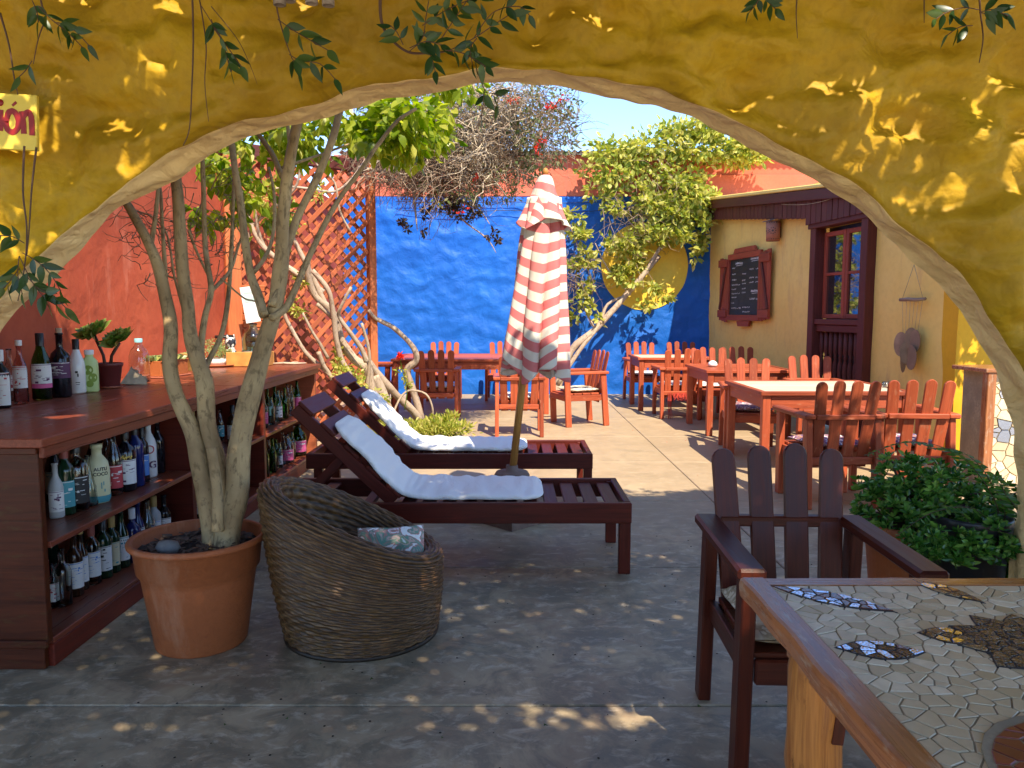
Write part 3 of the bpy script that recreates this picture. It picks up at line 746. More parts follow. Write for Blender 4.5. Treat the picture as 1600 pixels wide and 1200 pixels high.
for i, (lb, x, yb, yt, kind, gl_, la, cp, ww) in enumerate([
    ('clear round shouldered bottle without label, nearest on the bottom shelf', 158, 1140, 790, 'liquor', 'clear', None, None, 1.05),
    ('clear bottle sliver with white label at the edge of the cabinet side', 104, 1150, 880, 'tall', 'clear', 'white', None, 1.0),
    ('dark glass bottle with large white label after the round clear bottle', 235, 1078, 700, 'wine', 'brown', 'white', None, 1.0),
    ('slim dark bottle with pink tinged label and pale cork neck', 275, 1040, 668, 'tall', 'brown', 'white', 'gold', 1.0),
    ('smoky bottle with narrow tall white label left of the green bottle', 345, 1004, 640, 'wine', 'clear', 'white', 'red', 1.0),
    ('dark green wine bottle with white label and black neck foil', 415, 966, 605, 'wine', 'dkgreen', 'white', 'black', 1.05),
    ('bottle with cream label, dark band and gold cork neck', 470, 932, 590, 'wine', 'dkgreen', 'cream', 'gold', 1.0),
    ('dark bottle with round blue and white label left of the cobalt bottle', 527, 900, 555, 'burgundy', 'dkgreen', 'white', None, .95),
    ('cobalt blue bottle with silver letters and white cap', 597, 866, 540, 'liquor', 'navy', None, 'white', 1.0),
    ('slim bottle with plain white label right of the cobalt bottle', 632, 845, 500, 'tall', 'navy', 'white', None, 1.0),
    ('clear tapering bottle above the plant pot rim', 690, 815, 480, 'burgundy', 'clear', None, None, 1.0),
    ('grey green bottle with small white label over the pot rim', 733, 790, 465, 'wine', 'frost', 'white', 'gold', .95),
    ('black bottle with tall white label, last on the bottom shelf', 795, 762, 455, 'wine', 'black', 'white', None, 1.0)]):
    u, v = cv(x, yb); px, py = shelfpos(u, v, SB); h = max(.2, min(.33, PY(u, 660+yt/4, py).z-SB))
    b = bottle(lb, px, py, SB, h, kind, gl_, la, cp, GB, ww, labz=(.14, .56))
    if 'cobalt blue bottle' in lb: wrap_print(b, 'SKYY', .022, .0438, .12, CAP['white'])
for z, nm in ((SH, 'middle'), (SB, 'bottom')):
    for k in range(7):
        kd = random.choice(['wine', 'burgundy', 'liquor', 'tall']); g_ = random.choice(['dkgreen', 'brown', 'clear', 'black', 'green'])
        bottle('%s %s bottle, back row of nearest bay, %s from left, %s shelf' % ({'dkgreen': 'dark green', 'green': 'green'}.get(g_, g_), {'wine': 'wine', 'burgundy': 'sloping', 'liquor': 'liquor', 'tall': 'slim'}[kd], ordw[k], nm),
               -2.27+U(-.03, .03), 3.22+k*.17+U(-.02, .02), z, PROF[kd][-1][1]*U(.9, 1.05), kd, g_, random.choice(['cream', 'white', None, 'red']), random.choice(['black', 'gold', None]), 'back row bottles in the near bay', .95, labz=(.14, .5))
# second bay
def side(k, n): return 'near end' if k < n/2 else 'far end'
for (z, row, seq) in ((SH, 'middle shelf', ['brown/blue/green', 'black/white/white', 'black/blue/black', 'black/white/gold', 'dkgreen/white/red', 'black/cream/black', 'brown/white/black', 'clear/teal/None', 'black/white/None']),
                      (SB, 'bottom shelf', ['clear/red/None', 'black/white/black', 'dkgreen/white/gold', 'black/white/black', 'frost/blue/None', 'brown/cream/gold', 'dkgreen/white/None', 'black/red/black', 'clear/white/None'])):
    for k, sp in enumerate(seq):
        g_, l_, c_ = sp.split('/'); c_ = None if c_ == 'None' else c_
        kd = random.choice(['wine', 'beer', 'liquor', 'burgundy'])
        bottle('%s %s bottle, %s label, %s from near end of second bay, %s' % ({'black': 'black', 'brown': 'brown', 'dkgreen': 'dark green', 'clear': 'clear', 'frost': 'frosted'}[g_], 'beer' if kd == 'beer' else 'wine', l_, ordw[k], row),
               -2.0+U(-.03, .03)-.1*(k % 2), 4.62+k*.125, z, PROF[kd][-1][1]*U(.85, 1.0), kd, g_, l_, c_, 'bottles in the second bay', labz=(.14, .5))
for (z, row) in ((SH, 'middle shelf'), (SB, 'bottom shelf')):
    for k in range(14):
        g_ = random.choice(['green', 'clear', 'aqua', 'green', 'clear']); l_ = random.choice([None, 'white', None, 'pink', None]); kd = random.choice(['beer', 'beer', 'tall', 'burgundy', 'wine'])
        if z == SB and k in (8, 12): kd = 'jug'
        y = 5.92+k*.096
        bottle('empty %s %s %s%s from near end of sunlit bay, %s' % ({'green': 'green', 'clear': 'clear', 'aqua': 'aqua'}[g_], {'beer': 'beer bottle', 'tall': 'slim bottle', 'burgundy': 'sloped bottle', 'wine': 'wine bottle', 'jug': 'jug'}[kd], 'with %s label ' % l_ if l_ else '', ordw[k], row),
               -1.99-.06*(k % 2), y, z, PROF[kd][-1][1]*U(.82, .98), kd, g_, l_, None, 'bottles in the sunlit third bay', w=.9, labz=(.14, .5))

# ---- things on the counter
def pot(name, label, cat, loc, r, h, mat, taper=.72, saucer=None, soil=True, rim=.15, parent=None):
    t_ = thing(name, label, cat, loc)
    rb = r*taper; th = max(.006, r*.05)
    pr = [(0, 0), (rb*.96, 0), (rb, .01*h), (lerp(rb, r*.965, 1-rim), h*(1-rim)), (r*1.0, h*(1-rim)+.002), (r*1.02, h*.985), (r*1.0, h), (r-th, h), (r-th*1.6, h*.9), (rb-th, .05*h), (0, .05*h)]
    MB().lathe(pr, n=40).build('pot_wall', mat, t_)
    if soil: MB().lathe([(0, h*.9), (r-th*1.5, h*.88)], n=24).build('soil', M['soil'], t_)
    if saucer: MB().lathe([(0, -.008), (r*.8, -.008), (r*.95, .006), (r*.92, .006), (r*.78, -.001)], n=28).build('saucer', saucer, t_); t_.location.z += .009
    return t_
def rosette(parent, c, r, n=34, name='rosette', mat=None, tilt=(0, 0)):
    C = []; N = []; L = []; W = []
    for k in range(n):
        a = k*2.39996; q = (k+1)/n; el = lerp(1.4, .30, q)
        d = Vector((math.cos(a)*math.cos(el), math.sin(a)*math.cos(el), math.sin(el)))
        C.append(d*.004); N.append(d); L.append(r*lerp(.4, 1, q)*U(.9, 1.05)); W.append(r*lerp(.32, .5, q))
    me = leaves_mesh(name, mat or M['agave'], [tuple(q) for q in C], [tuple(q) for q in N], L, W, fold=.12)
    # lay the blades face up: rebuild side vectors horizontally
    o = link(name, me, parent); o.location = c; o.rotation_euler = tilt[0], tilt[1], 0
    return o
x, y, z, h = ctop(172, 606, 570)
ap = pot('potted_aeonium', 'maroon pot with two big green aeonium rosettes on bare stems', 'potted plant', (x, y, z), .084, .155, M['terrad'], .7, M['terrain'])
c1 = PY(148, 527, y+.08)-Vector((x, y, z)); c2 = PY(186, 538, y-.02)-Vector((x, y, z))
MB().tube([(-.03, .01, .13), (-.06, .05, .2), tuple(c1)], [.012, .010, .011], 8).tube([(.01, 0, .13), (.02, 0, .2), tuple(c2)], [.012, .010, .012], 8).build('stem', M['stem'], ap)
for c, r in ((c1, .155), (c2, .15)):
    rosette(ap, tuple(c), r, 46, tilt=(R(22), R(-18))); rosette(ap, tuple(Vector(c)+Vector((0, 0, .014))), r*.72, 30, tilt=(R(22), R(-18)))
# folded driftwood / seedpod napkin piece
x, y, z, h = ctop(212, 600, 560)
t_ = thing('driftwood_piece', 'jagged pale driftwood propped beside the aeonium pot', 'ornament', (x, y, z), .3)
for k in range(5):
    n_ = 7; pl = [(-.09+k*.012, 0), (.08-.008*k, 0)]+[(lerp(.09, -.05, q/n_)+U(-.012, .012), lerp(.03, .15-.015*k, q/n_)*U(.75, 1.1)) for q in range(1, n_)]
    MB().prism(pl, .012, Matrix.Rotation(R(-24+6*k), 3, 'X')@Matrix.Rotation(U(-.2, .2), 3, 'Z'), (0, -.04+.022*k, 0)).build('wood_shard', M['grey'] if k % 2 else M['palet'], t_)
x, y, z, h = ctop(219, 596, 530)
bottle('big clear jug with aqua cap behind the driftwood piece', x, y, z, h, 'jug', 'clear', None, 'aqua', None, .8)
x, y, z, h = ctop(261, 588, 560)
pl_ = thing('succulent_planter', 'low terracotta trough planted with pale green succulents', 'planter', (x, y, z), R(82))
mb = MB(); mb.box((0, 0, .006), (.40, .17, .012)); mb.build('tray', M['terrain'], pl_)
mb = MB()
for (c, d) in (((0, -.068, .07), (.34, .014, .115)), ((0, .068, .07), (.34, .014, .115)), ((-.163, 0, .07), (.014, .122, .115)), ((.163, 0, .07), (.014, .122, .115)), ((0, 0, .06), (.312, .122, .09))): mb.box(c, d, ch=.003)
mb.box((0, -.072, .125), (.36, .016, .012)); mb.box((0, .072, .125), (.36, .016, .012)); mb.build('trough', M['terra'], pl_)
for k in range(9): rosette(pl_, (-.14+.035*k+U(-.01, .01), U(-.04, .04), .11+U(0, .02)), U(.075, .10), 20, 'succulent', M['succ'])
x, y, z, h = ctop(281, 585, 552)
bottle('squat dark brown jar with ridged lid behind the trough planter', x, y, z, .16, 'jug', 'brown', None, 'black', None, .9)
x, y, z, h = ctop(297, 579, 548)
t_ = pot('clay_pot', 'small mustard yellow clay pot behind the tree stems on the counter', 'pot', (x, y, z), .075, .15, m_plain('mustard_clay', (.45, .30, .09), .6, .2, 20, .2), .8)
rosette(t_, (0, 0, .13), .06, 18, 'succulent', M['succ'])
x, y, z, h = ctop(338, 572, 550)
t_ = thing('succulent_bowl', 'shallow bowl of yellow green succulent cushions with gravel rim', 'planter', (x, y, z))
MB().lathe([(0, 0), (.17, 0), (.20, .012), (.20, .02), (.165, .012), (0, .012)], n=28).build('saucer', M['terra'], t_)
MB().lathe([(0, .012), (.10, .012), (.13, .07), (.12, .07), (.10, .055), (0, .055)], n=28).build('bowl', M['white'], t_)
C, N = blob_pts([((-.03, 0, .15), (.12, .10, .08), 520), ((.09, .03, .12), (.07, .06, .05), 240)])
N[:, 2] += 1.2; tag(link('succulent_cushion', leaves_mesh('succulent_cushion', M['succ'], C, N, np.full(len(C), .022), np.full(len(C), .010)), t_), kind='stuff')
x, y, z, h = ctop(346, 566, 524)
t_ = thing('wire_candle_stand', 'small dark wire candle stand behind the succulent bowl', 'candle stand', (x, y+.1, z))
mb = MB()
for k in range(7): a = 2*math.pi*k/7; mb.tube([(.05*math.cos(a), .05*math.sin(a), 0), (.045*math.cos(a), .045*math.sin(a), .24)], .004, 5)
mb.build('bars', M['black'], t_); MB().lathe([(.09, .235), (.095, .25), (.09, .265), (.085, .25), (.09, .235)], n=24).build('ring', M['black'], t_)
x, y, z, h = ctop(362, 571, 526)
t_ = thing('mosaic_figurine', 'black and white speckled ceramic figurine at the plank post', 'figurine', (x, y, z))
tm = NT('speckled_ceramic'); vo = tm.n('ShaderNodeTexVoronoi'); vo.inputs['Scale'].default_value = 42; tm.l(tm.obj(), vo.inputs['Vector'])
tm.col(tm.ramp(vo.outputs['Color'], [(.45, (.03, .03, .04)), (.5, (.7, .68, .66))])); tm.set('Roughness', .2); M['speck'] = tm.m
MB().lathe([(0, 0), (.06, 0), (.065, .02), (.06, .10), (.035, .15), (.03, .17), (.045, .20), (.045, .235), (.025, .26), (0, .262)], n=20).build('body', M['speck'], t_)
MB().lathe([(0, 0), (.016, 0), (.006, .04), (0, .045)], (-.03, 0, .245), n=8).lathe([(0, 0), (.016, 0), (.006, .04), (0, .045)], (.03, 0, .245), n=8).build('ears', M['speck'], t_)
# wooden box with demijohn near the counter's far end
x, y = -2.42, 7.1
t_ = thing('ochre_box', 'ochre painted wooden box at the far end of the counter', 'box', (x, y, ZC))
mo = m_plain('ochre_paint', (.58, .26, .06), .6, .3, 12, .2)
for (c, d) in (((0, -.12, .065), (.36, .018, .13)), ((0, .12, .065), (.36, .018, .13)), ((-.17, 0, .065), (.018, .218, .13)), ((.17, 0, .065), (.018, .218, .13)), ((0, 0, .02), (.32, .22, .02))):
    MB().box(c, d).build('board', mo, t_)
bottle('green glass demijohn with rope net standing in the ochre box', x+.03, y, ZC+.032, .36, 'jug', 'aqua', None, None, None, 1.0,
       extra=lambda r_, pr: [link('rope_net', MB().lathe([(.0875, .02+.02*k), (.089, .024+.02*k), (.0875, .03+.02*k)], n=22).mesh('rope_net', M['grey']), r_) for k in range(4)])
t_ = thing('driftwood_stick', 'bleached crooked stick lying past the ochre box', 'stick', (-2.1, 7.2, ZC+.012))
MB().tube([(-.15, 0, 0), (-.05, .02, .003), (.05, 0, .0), (.16, .03, .004)], [.008, .012, .011, .006], 7).build('stick', M['vinebark'], t_)
MB().tube([(.0, .01, 0), (.03, .05, .01), (.07, .08, .012)], [.006, .005, .003], 6).build('twig', M['vinebark'], t_)

# ================================================================== LATTICE FENCE
L0 = Vector((-2.86, 7.95, 0)); L1 = Vector((-1.63, 9.0, 0)); LD = (L1-L0); LL = LD.length; LA = math.atan2(LD.y, LD.x)
LT = thing('lattice_screen', 'tall diagonal wooden lattice screen between the counter and the blue wall', 'trellis', L0, LA)
ZL0, ZL1 = .12, 3.06
sp = .165; wS = .05
for sgn, yo in ((1, -.012), (-1, .012)):
    c = -ZL1-1
    while c < LL+ZL1+1:
        # line x = c + sgn*(z)
        pts = []
        zs0, zs1 = ZL0, ZL1
        # clip x within [0.03, LL-.05]
        xa, xb = .03, LL-.05
        z_at = lambda xx: (xx-c)/sgn
        za, zb = sorted((z_at(xa), z_at(xb))); z0 = max(zs0, za); z1 = min(zs1, zb)
        if z1-z0 > .06:
            MB().beam((c+sgn*z0, yo, z0), (c+sgn*z1, yo, z1), .012, wS, up=Vector((1, 0, -sgn)).normalized(), ch=.002).build('lattice_strip', M['lattice'], LT)
        c += sp
MB().box((LL, 0, 1.58), (.09, .09, 3.16), ch=.006).build('post', M['post'], LT)
MB().box((0, 0, 1.55), (.16, .06, 3.1), ch=.006).build('post', M['post'], LT)
MB().box((LL/2, -.0, 3.10), (LL-.16, .07, .14), ch=.006).build('top_rail', M['trim'], LT)
for k in range(11): MB().box((.19, -.04, .95+k*.075), (.24, .016, .062), Euler((R(12), 0, 0)), ch=.003).build('louvre_slat', M['post'], LT)
t_ = thing('notice_board', 'white rectangular notice hanging crooked on the lattice behind the tree', 'notice', PY(391, 476, 7.75), (0, R(-9), R(38)))
MB().box((0, 0, 0), (.15, .008, .36), ch=.002).build('sheet', M['paper'], t_)
MB().box((0, -.0055, .12), (.09, .002, .02), ch=.0005).box((0, -.0055, .05), (.10, .002, .05), ch=.0005).build('faded_print', lm('pale_print', (.42, .52, .48)), t_)

# ---- bare twisted vine trunks in front of the lattice
VT = thing('twisted_vine', 'pale bare twisted vine trunks climbing the lattice screen', 'vine', (-1.6, 8.4, 0))
vloc = Vector((-1.6, 8.4, 0))
def z3(p): return [(x/2.857+180, y/2.857+180) for x, y in p]
def z4(p): return [(x/4+340, y/4+420) for x, y in p]
def z7(p): return [(x/3.81+560, y/3.81+500) for x, y in p]
def ptube(px, Y0, Y1, r0, r1, parent, off, name='trunk', mat=None, n=8, sub=4, lump=.25, jit=.0):
    P_ = []; k = len(px)
    for i, (u, v) in enumerate(px): P_.append(PY(u, v, lerp(Y0, Y1, i/(k-1)))-off)
    P_ = catmull([tuple(q) for q in P_], sub); m_ = len(P_)
    MB().tube(P_, [lerp(r0, r1, i/(m_-1)) for i in range(m_)], n, lump=lump).build(name, mat or M['vinebark'], parent)
    return P_
for px, r0, r1, Y0, Y1 in [
    (z4([(560, -60), (570, 60), (610, 170), (690, 240), (740, 330), (770, 450), (850, 560), (930, 620), (960, 740), (1040, 900), (1100, 1010)]), .032, .06, 7.9, 8.6),
    (z4([(590, 10), (690, 130), (720, 260), (740, 420), (770, 560), (820, 650), (850, 740), (900, 900)]), .026, .032, 7.8, 8.3),
    (z4([(835, 115), (770, 240), (760, 300), (830, 400), (900, 500), (930, 580)]), .016, .03, 7.9, 8.2),
    (z4([(380, 150), (420, 290), (470, 390), (540, 510), (620, 590), (720, 680), (800, 800)]), .02, .026, 7.75, 8.1),
    (z4([(530, 275), (590, 390), (640, 470), (690, 560)]), .014, .02, 7.9, 8.1),
    (z4([(900, 340), (940, 480), (950, 600), (930, 760)]), .016, .022, 8.2, 8.4),
    (z4([(620, 220), (700, 290), (750, 340)]), .022, .024, 7.95, 8.1),
    (z4([(630, 520), (660, 600), (700, 660), (760, 780)]), .024, .026, 7.9, 8.1),
    (z3([(590, 450), (640, 560), (720, 640), (830, 720), (930, 790)]), .026, .03, 7.9, 8.1),
    (z3([(760, 480), (800, 560), (850, 660), (900, 760), (940, 850)]), .022, .03, 7.9, 8.1),
    (z3([(830, 230), (800, 330), (700, 420), (610, 500), (590, 600)]), .012, .018, 7.8, 8.0),
    (z3([(560, 340), (620, 420), (640, 520), (690, 640)]), .014, .018, 7.8, 8.0),
    (z7([(60, -60), (90, -20), (120, 0), (200, 40), (270, 100), (330, 170), (345, 240), (290, 300), (320, 400), (380, 600)]), .02, .045, 8.9, 9.2),
    (z7([(60, 250), (130, 340), (240, 460), (340, 560), (370, 640)]), .04, .05, 8.6, 9.2),
    (z7([(200, 580), (240, 480), (300, 420), (400, 440), (440, 520), (440, 590)]), .011, .012, 8.6, 8.8),
    (z7([(90, 330), (130, 420), (200, 600), (240, 700)]), .07, .07, 8.7, 8.9),
    (z3([(640, 350), (760, 320), (880, 330), (980, 340), (1060, 280), (1150, 150)]), .012, .015, 8.0, 8.2),
    (z3([(860, 100), (900, 220), (980, 300), (1000, 420), (1050, 520)]), .008, .012, 8.0, 8.2)]:
    ptube(px, Y0, Y1, r0, r1, VT, vloc)
blobs = []
for (u, v, ru, rv, n) in [(470, 480, 18, 25, 90), (440, 350, 30, 40, 140), (525, 560, 14, 30, 130), (470, 445, 20, 20, 80), (560, 600, 18, 20, 140), (590, 620, 14, 12, 60), (420, 300, 30, 30, 110), (500, 300, 20, 20, 40), (535, 585, 20, 18, 90), (590, 655, 14, 10, 30)]:
    c = PY(u, v, 8.0)-vloc; s_ = 8.0/F; blobs.append((c, (ru*s_, .25, rv*s_), n))
C, N = blob_pts(blobs); tag(link('foliage', leaves_mesh('foliage', M['vine'], C, N, RNG.uniform(.035, .07, len(C)), RNG.uniform(.02, .04, len(C))), VT), kind='stuff')

# ---- dry honeysuckle mass hanging over the back wall
HB = thing('dry_creeper', 'tangled dry brown creeper with sparse green leaves and orange red blossoms', 'creeper', (-.6, 8.6, 0)); hl = Vector((-.6, 8.6, 0))
def twigs(blobs, n, L, r, mat, name, parent, off, seg=4, sides=3, droop=.3):
    mb = MB()
    wt = [b[2] for b in blobs]
    for _ in range(n):
        c, rad, _w = random.choices(blobs, wt)[0]
        d = Vector([random.gauss(0, 1) for _ in range(3)]); d = d.normalized()*random.random()**.5
        p = Vector((c[0]+d.x*rad[0], c[1]+d.y*rad[1], c[2]+d.z*rad[2]))
        q = Vector([random.gauss(0, 1) for _ in range(3)]).normalized(); pts = [p]; l = L*U(.5, 1.4)/seg
        for k in range(seg): q = (q+Vector([random.gauss(0, .5) for _ in range(3)])-Vector((0, 0, droop*.3))).normalized(); p = p+q*l; pts.append(p)
        mb.tube(pts, [r*U(.7, 1.2)*(1-.6*k/seg) for k in range(seg+1)], sides, smooth=False, cap=False)
    return tag(mb.build(name, mat, parent), kind='stuff')
def pb(lst, Y, off, ry=.5):
    s_ = Y/F; return [(PY(u, v, Y)-off, (ru*s_, ry, rv*s_), n) for (u, v, ru, rv, n) in lst]
HB1 = [(690, 195, 80, 70, 5), (790, 210, 75, 80, 5), (720, 255, 110, 35, 5), (640, 265, 60, 30, 4), (600, 225, 70, 60, 3), (700, 295, 60, 30, 2.5), (860, 190, 40, 55, 1.5)]
bl = pb(HB1, 8.6, hl, .9)
twigs(bl, 3600, .42, .0045, M['twig'], 'dry_twigs', HB, hl)
twigs(pb([(740, 250, 50, 45, 5), (700, 200, 50, 40, 3), (780, 180, 60, 40, 4), (640, 250, 70, 30, 2)], 8.3, hl, .6), 1500, .34, .006, M['palet'], 'pale_twigs', HB, hl)
C, N = blob_pts([(c, r, int(n)) for c, r, n in pb([(850, 190, 55, 60, 800), (790, 160, 55, 35, 320), (830, 240, 60, 35, 500), (760, 290, 55, 25, 180), (700, 310, 50, 25, 150), (660, 200, 70, 60, 420), (740, 190, 70, 60, 380), (890, 170, 22, 25, 90)], 8.5, hl, .8)])
tag(link('green_leaves', leaves_mesh('green_leaves', M['olive'], C, N, RNG.uniform(.035, .075, len(C)), RNG.uniform(.018, .035, len(C))), HB), kind='stuff')
C, N = blob_pts([(c, r, int(n)) for c, r, n in pb([(865, 165, 8, 5, 30), (845, 222, 6, 8, 28), (800, 150, 12, 12, 26), (840, 235, 8, 6, 16), (745, 278, 12, 6, 16), (880, 155, 12, 8, 10), (715, 325, 12, 6, 8)], 8.0, hl, .1)])
tag(link('red_blossoms', leaves_mesh('red_blossoms', M['redfl'], C, N, RNG.uniform(.03, .05, len(C)), RNG.uniform(.015, .025, len(C))), HB), kind='stuff')
for px in ([(560, 262), (620, 268), (690, 262), (760, 275), (830, 262)], [(575, 250), (640, 272), (700, 300), (720, 340), (760, 372), (775, 395)], [(700, 310), (745, 325), (765, 350)], [(640, 240), (649, 330), (652, 360)], [(735, 120), (765, 200), (800, 260), (850, 280)]):
    ptube(px, 8.5, 8.3, .02, .004, HB, hl, 'branch', M['vinebark'], 6, 4, .1)
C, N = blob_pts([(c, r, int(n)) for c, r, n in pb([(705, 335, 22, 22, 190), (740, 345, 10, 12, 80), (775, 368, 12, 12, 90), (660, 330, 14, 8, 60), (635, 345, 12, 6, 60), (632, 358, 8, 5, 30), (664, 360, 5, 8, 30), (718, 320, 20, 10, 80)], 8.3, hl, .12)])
tag(link('dark_sprays', leaves_mesh('dark_sprays', M['darkleaf'], C, N, RNG.uniform(.03, .055, len(C)), RNG.uniform(.018, .03, len(C))), HB), kind='stuff')  # hanging sprays of dark coloured leaves

# ---- yellow green climber on the right of the sun disc
VR = thing('leafy_climber', 'bright yellow green climbing tree leaning across the painted sun and parapet', 'climbing plant', (1.3, 12.8, 0)); vl = Vector((1.3, 12.8, 0))
for px, r0, r1, Y0, Y1 in [([(862, 640), (872, 600), (893, 547), (930, 515), (960, 482), (1003, 432), (1030, 400)], .075, .04, 12.9, 13.25), ([(872, 600), (905, 548), (935, 510), (950, 475), (985, 460)], .04, .02, 12.9, 13.25), ([(1003, 432), (1040, 370), (1060, 300), (1020, 240)], .035, .012, 13.2, 13.1), ([(930, 515), (900, 450), (905, 400), (890, 350)], .018, .008, 13.2, 13.2), ([(985, 460), (950, 420), (930, 380)], .02, .008, 13.2, 13.2)]:
    ptube(px, Y0, Y1, r0, r1, VR, vl, 'trunk', M['vinebark'], 9)
LF = [(1000, 235, 75, 35, 1400), (960, 265, 45, 30, 700), (1110, 225, 75, 32, 2000), (1165, 235, 40, 24, 800), (1080, 205, 55, 18, 800), (1050, 290, 60, 28, 1300), (1000, 320, 50, 22, 800), (1090, 315, 45, 20, 800), (1050, 345, 55, 22, 1200), (985, 380, 42, 22, 650), (1050, 375, 32, 14, 260), (990, 425, 40, 18, 330), (1030, 450, 26, 14, 160),
      (940, 300, 20, 40, 250), (895, 340, 18, 25, 220), (905, 370, 25, 20, 220), (925, 410, 30, 25, 260), (900, 450, 25, 35, 320), (905, 480, 20, 20, 160), (975, 420, 25, 30, 300), (1100, 360, 16, 25, 240), (1085, 385, 12, 22, 120), (1010, 475, 14, 10, 70), (940, 500, 12, 10, 40), (1130, 330, 35, 10, 160)]
C, N = blob_pts([(c, r, int(n*.52)) for c, r, n in pb(LF, 13.12, vl, .22)])
tag(link('crown', leaves_mesh('crown', M['vine'], C, N, RNG.uniform(.07, .15, len(C)), RNG.uniform(.05, .09, len(C)), .2), VR), kind='stuff')
twigs(pb([(900, 430, 35, 60, 3), (1000, 330, 70, 90, 4)], 13.1, vl, .2), 260, .5, .006, M['twig'], 'fine_twigs', VR, vl)

# ================================================================== FURNITURE
def rounded_slat(w_, L_, n=8):
    r = w_/2; return [(-r, 0), (r, 0), (r, L_-r)]+[(r*math.cos(math.pi*k/n), L_-r+r*math.sin(math.pi*k/n)) for k in range(1, n)]+[(-r, L_-r)]
def bevel_prism(poly, th, M3, c, b=.004):
    """board outline with softened edges"""
    mb = MB(); n = len(poly); cx_ = sum(p[0] for p in poly)/n; cz_ = sum(p[1] for p in poly)/n; rings = []
    xs = [p[0] for p in poly]; zs = [p[1] for p in poly]; hw = (max(xs)-min(xs))/2; hh = (max(zs)-min(zs))/2
    def ins(p, d): return (cx_+(p[0]-cx_)*(1-d/hw), cz_+(p[1]-cz_)*(1-d/hh))
    off = Vector((U(0, 50), U(0, 50), U(0, 50))); vs = []; gs = []
    for (y, d) in ((-th/2, b), (-th/2+b, 0), (th/2-b, 0), (th/2, b)):
        for p in poly: q = ins(p, d); l = Vector((q[0], y, q[1])); vs.append(M3@l+Vector(c)); gs.append(Vector((l.z, l.x, l.y))+off)
    fs = [tuple(range(n)), tuple(range(4*n-1, 3*n-1, -1))]
    for k in range(3): fs += [(k*n+i, (k+1)*n+i, (k+1)*n+(i+1) % n, k*n+(i+1) % n) for i in range(n)]
    mb.add(vs, fs, gs); return mb
def make_chair(label, mat, loc, rz, group=None, scale=1):
    t_ = thing('armchair', label, 'chair', loc, rz, group)
    for sx in (-1, 1):
        MB().beam((sx*.262, -.235, 0), (sx*.258, -.262, .665), .045, .075, up=(0, 1, 0), ch=.005).build('leg', mat, t_)
        MB().beam((sx*.262, .285, 0), (sx*.258, .235, .665), .045, .075, up=(0, 1, 0), ch=.005).build('leg', mat, t_)
        MB().beam((sx*.262, -.335, .685), (sx*.262, .30, .685), .085, .038, ch=.009).build('armrest', mat, t_)
        MB().box((sx*.248, .0, .365), (.022, .50, .075), ch=.003).build('side_apron', mat, t_)
    MB().box((0, .285, .683), (.436, .042, .04), ch=.006).build('back_rail', mat, t_)
    MB().box((0, .25, .352), (.47, .034, .055), ch=.005).build('lower_rail', mat, t_)
    MB().box((0, -.275, .368), (.465, .026, .08), ch=.006).build('front_apron', mat, t_)
    for k in range(4):
        MB().box((0, -.215+.118*k, .415), (.468, .105, .02), ch=.003).build('seat_board', mat, t_)
    for k, s_ in enumerate((-1.5, -.5, .5, 1.5)):
        L_ = .675-(.012 if k in (0, 3) else 0)+U(-.006, .006); lean = R(11.5); fan = s_*R(1.9)
        M3 = Matrix.Rotation(-lean, 3, 'X')@Matrix.Rotation(fan, 3, 'Y')
        bevel_prism(rounded_slat(.086, L_), .020, M3, (s_*.112, .196, .30), .005).build('slat', mat, t_)
    return t_
def cushion(name, label, loc, rz, size, mat, group=None, th=.06, tilt=0):
    mb = MB(); n = 18; P_ = []; sx, sy = size; sd_ = U(0, 20)
    for side_ in (1, -1):
        for j in range(n):
            for i in range(n):
                a = 2*i/(n-1)-1; b = 2*j/(n-1)-1
                e = max(0, (1-a**4)*(1-b**4))**.45
                P_.append((a*sx/2*(1-.04*(1-abs(b))), b*sy/2*(1-.04*(1-abs(a))), side_*th/2*e+(.012*noise.noise(Vector((a*2.5+sd_, b*2.5, 0))) if side_ > 0 else 0)))
    mb.grid(P_[:n*n], n, n); mb.grid(P_[n*n:][::-1], n, n)
    o = mb.build(name, mat, None, loc, (tilt, 0, rz)); return tag(o, label, 'cushion', group)
def m_print(name, cols, base, sc=14):
    t = NT(name); v = t.gco(); vo = t.n('ShaderNodeTexVoronoi'); vo.inputs['Scale'].default_value = sc; t.l(v, vo.inputs['Vector'])
    n = t.noise(v, sc*.8, 3, .5, 1.5); cc = t.ramp(n, [(0, base), (.42, base)]+[(.44+i*.07, c) for i, c in enumerate(cols)]+[(.44+.07*len(cols), base)])
    t.col(cc); t.set('Roughness', .85); t.bump(t.noise(v, 60, 3), .2, .002); return t.m
M['floral'] = m_print('floral_print', [(.55, .22, .20), (.10, .30, .22), (.62, .40, .36), (.12, .28, .12)], (.80, .82, .78), 15)
M['stripef'] = m_print('patchwork_print', [(.30, .03, .06), (.06, .07, .22), (.5, .25, .1), (.15, .03, .12)], (.70, .66, .60), 20)
M['creamf'] = m_print('cream_leaf_print', [(.30, .25, .16), (.42, .35, .24)], (.62, .57, .44), 14)

# near dark chair
NCH = make_chair('dark glossy mahogany armchair standing behind the mosaic table', M['dark'], (.975, 2.50, 0), R(-2))
cushion('seat_cushion', 'cream leaf patterned cushion on the dark mahogany armchair', (.96, 2.46, .458), R(-2), (.44, .44), M['creamf'], th=.065)

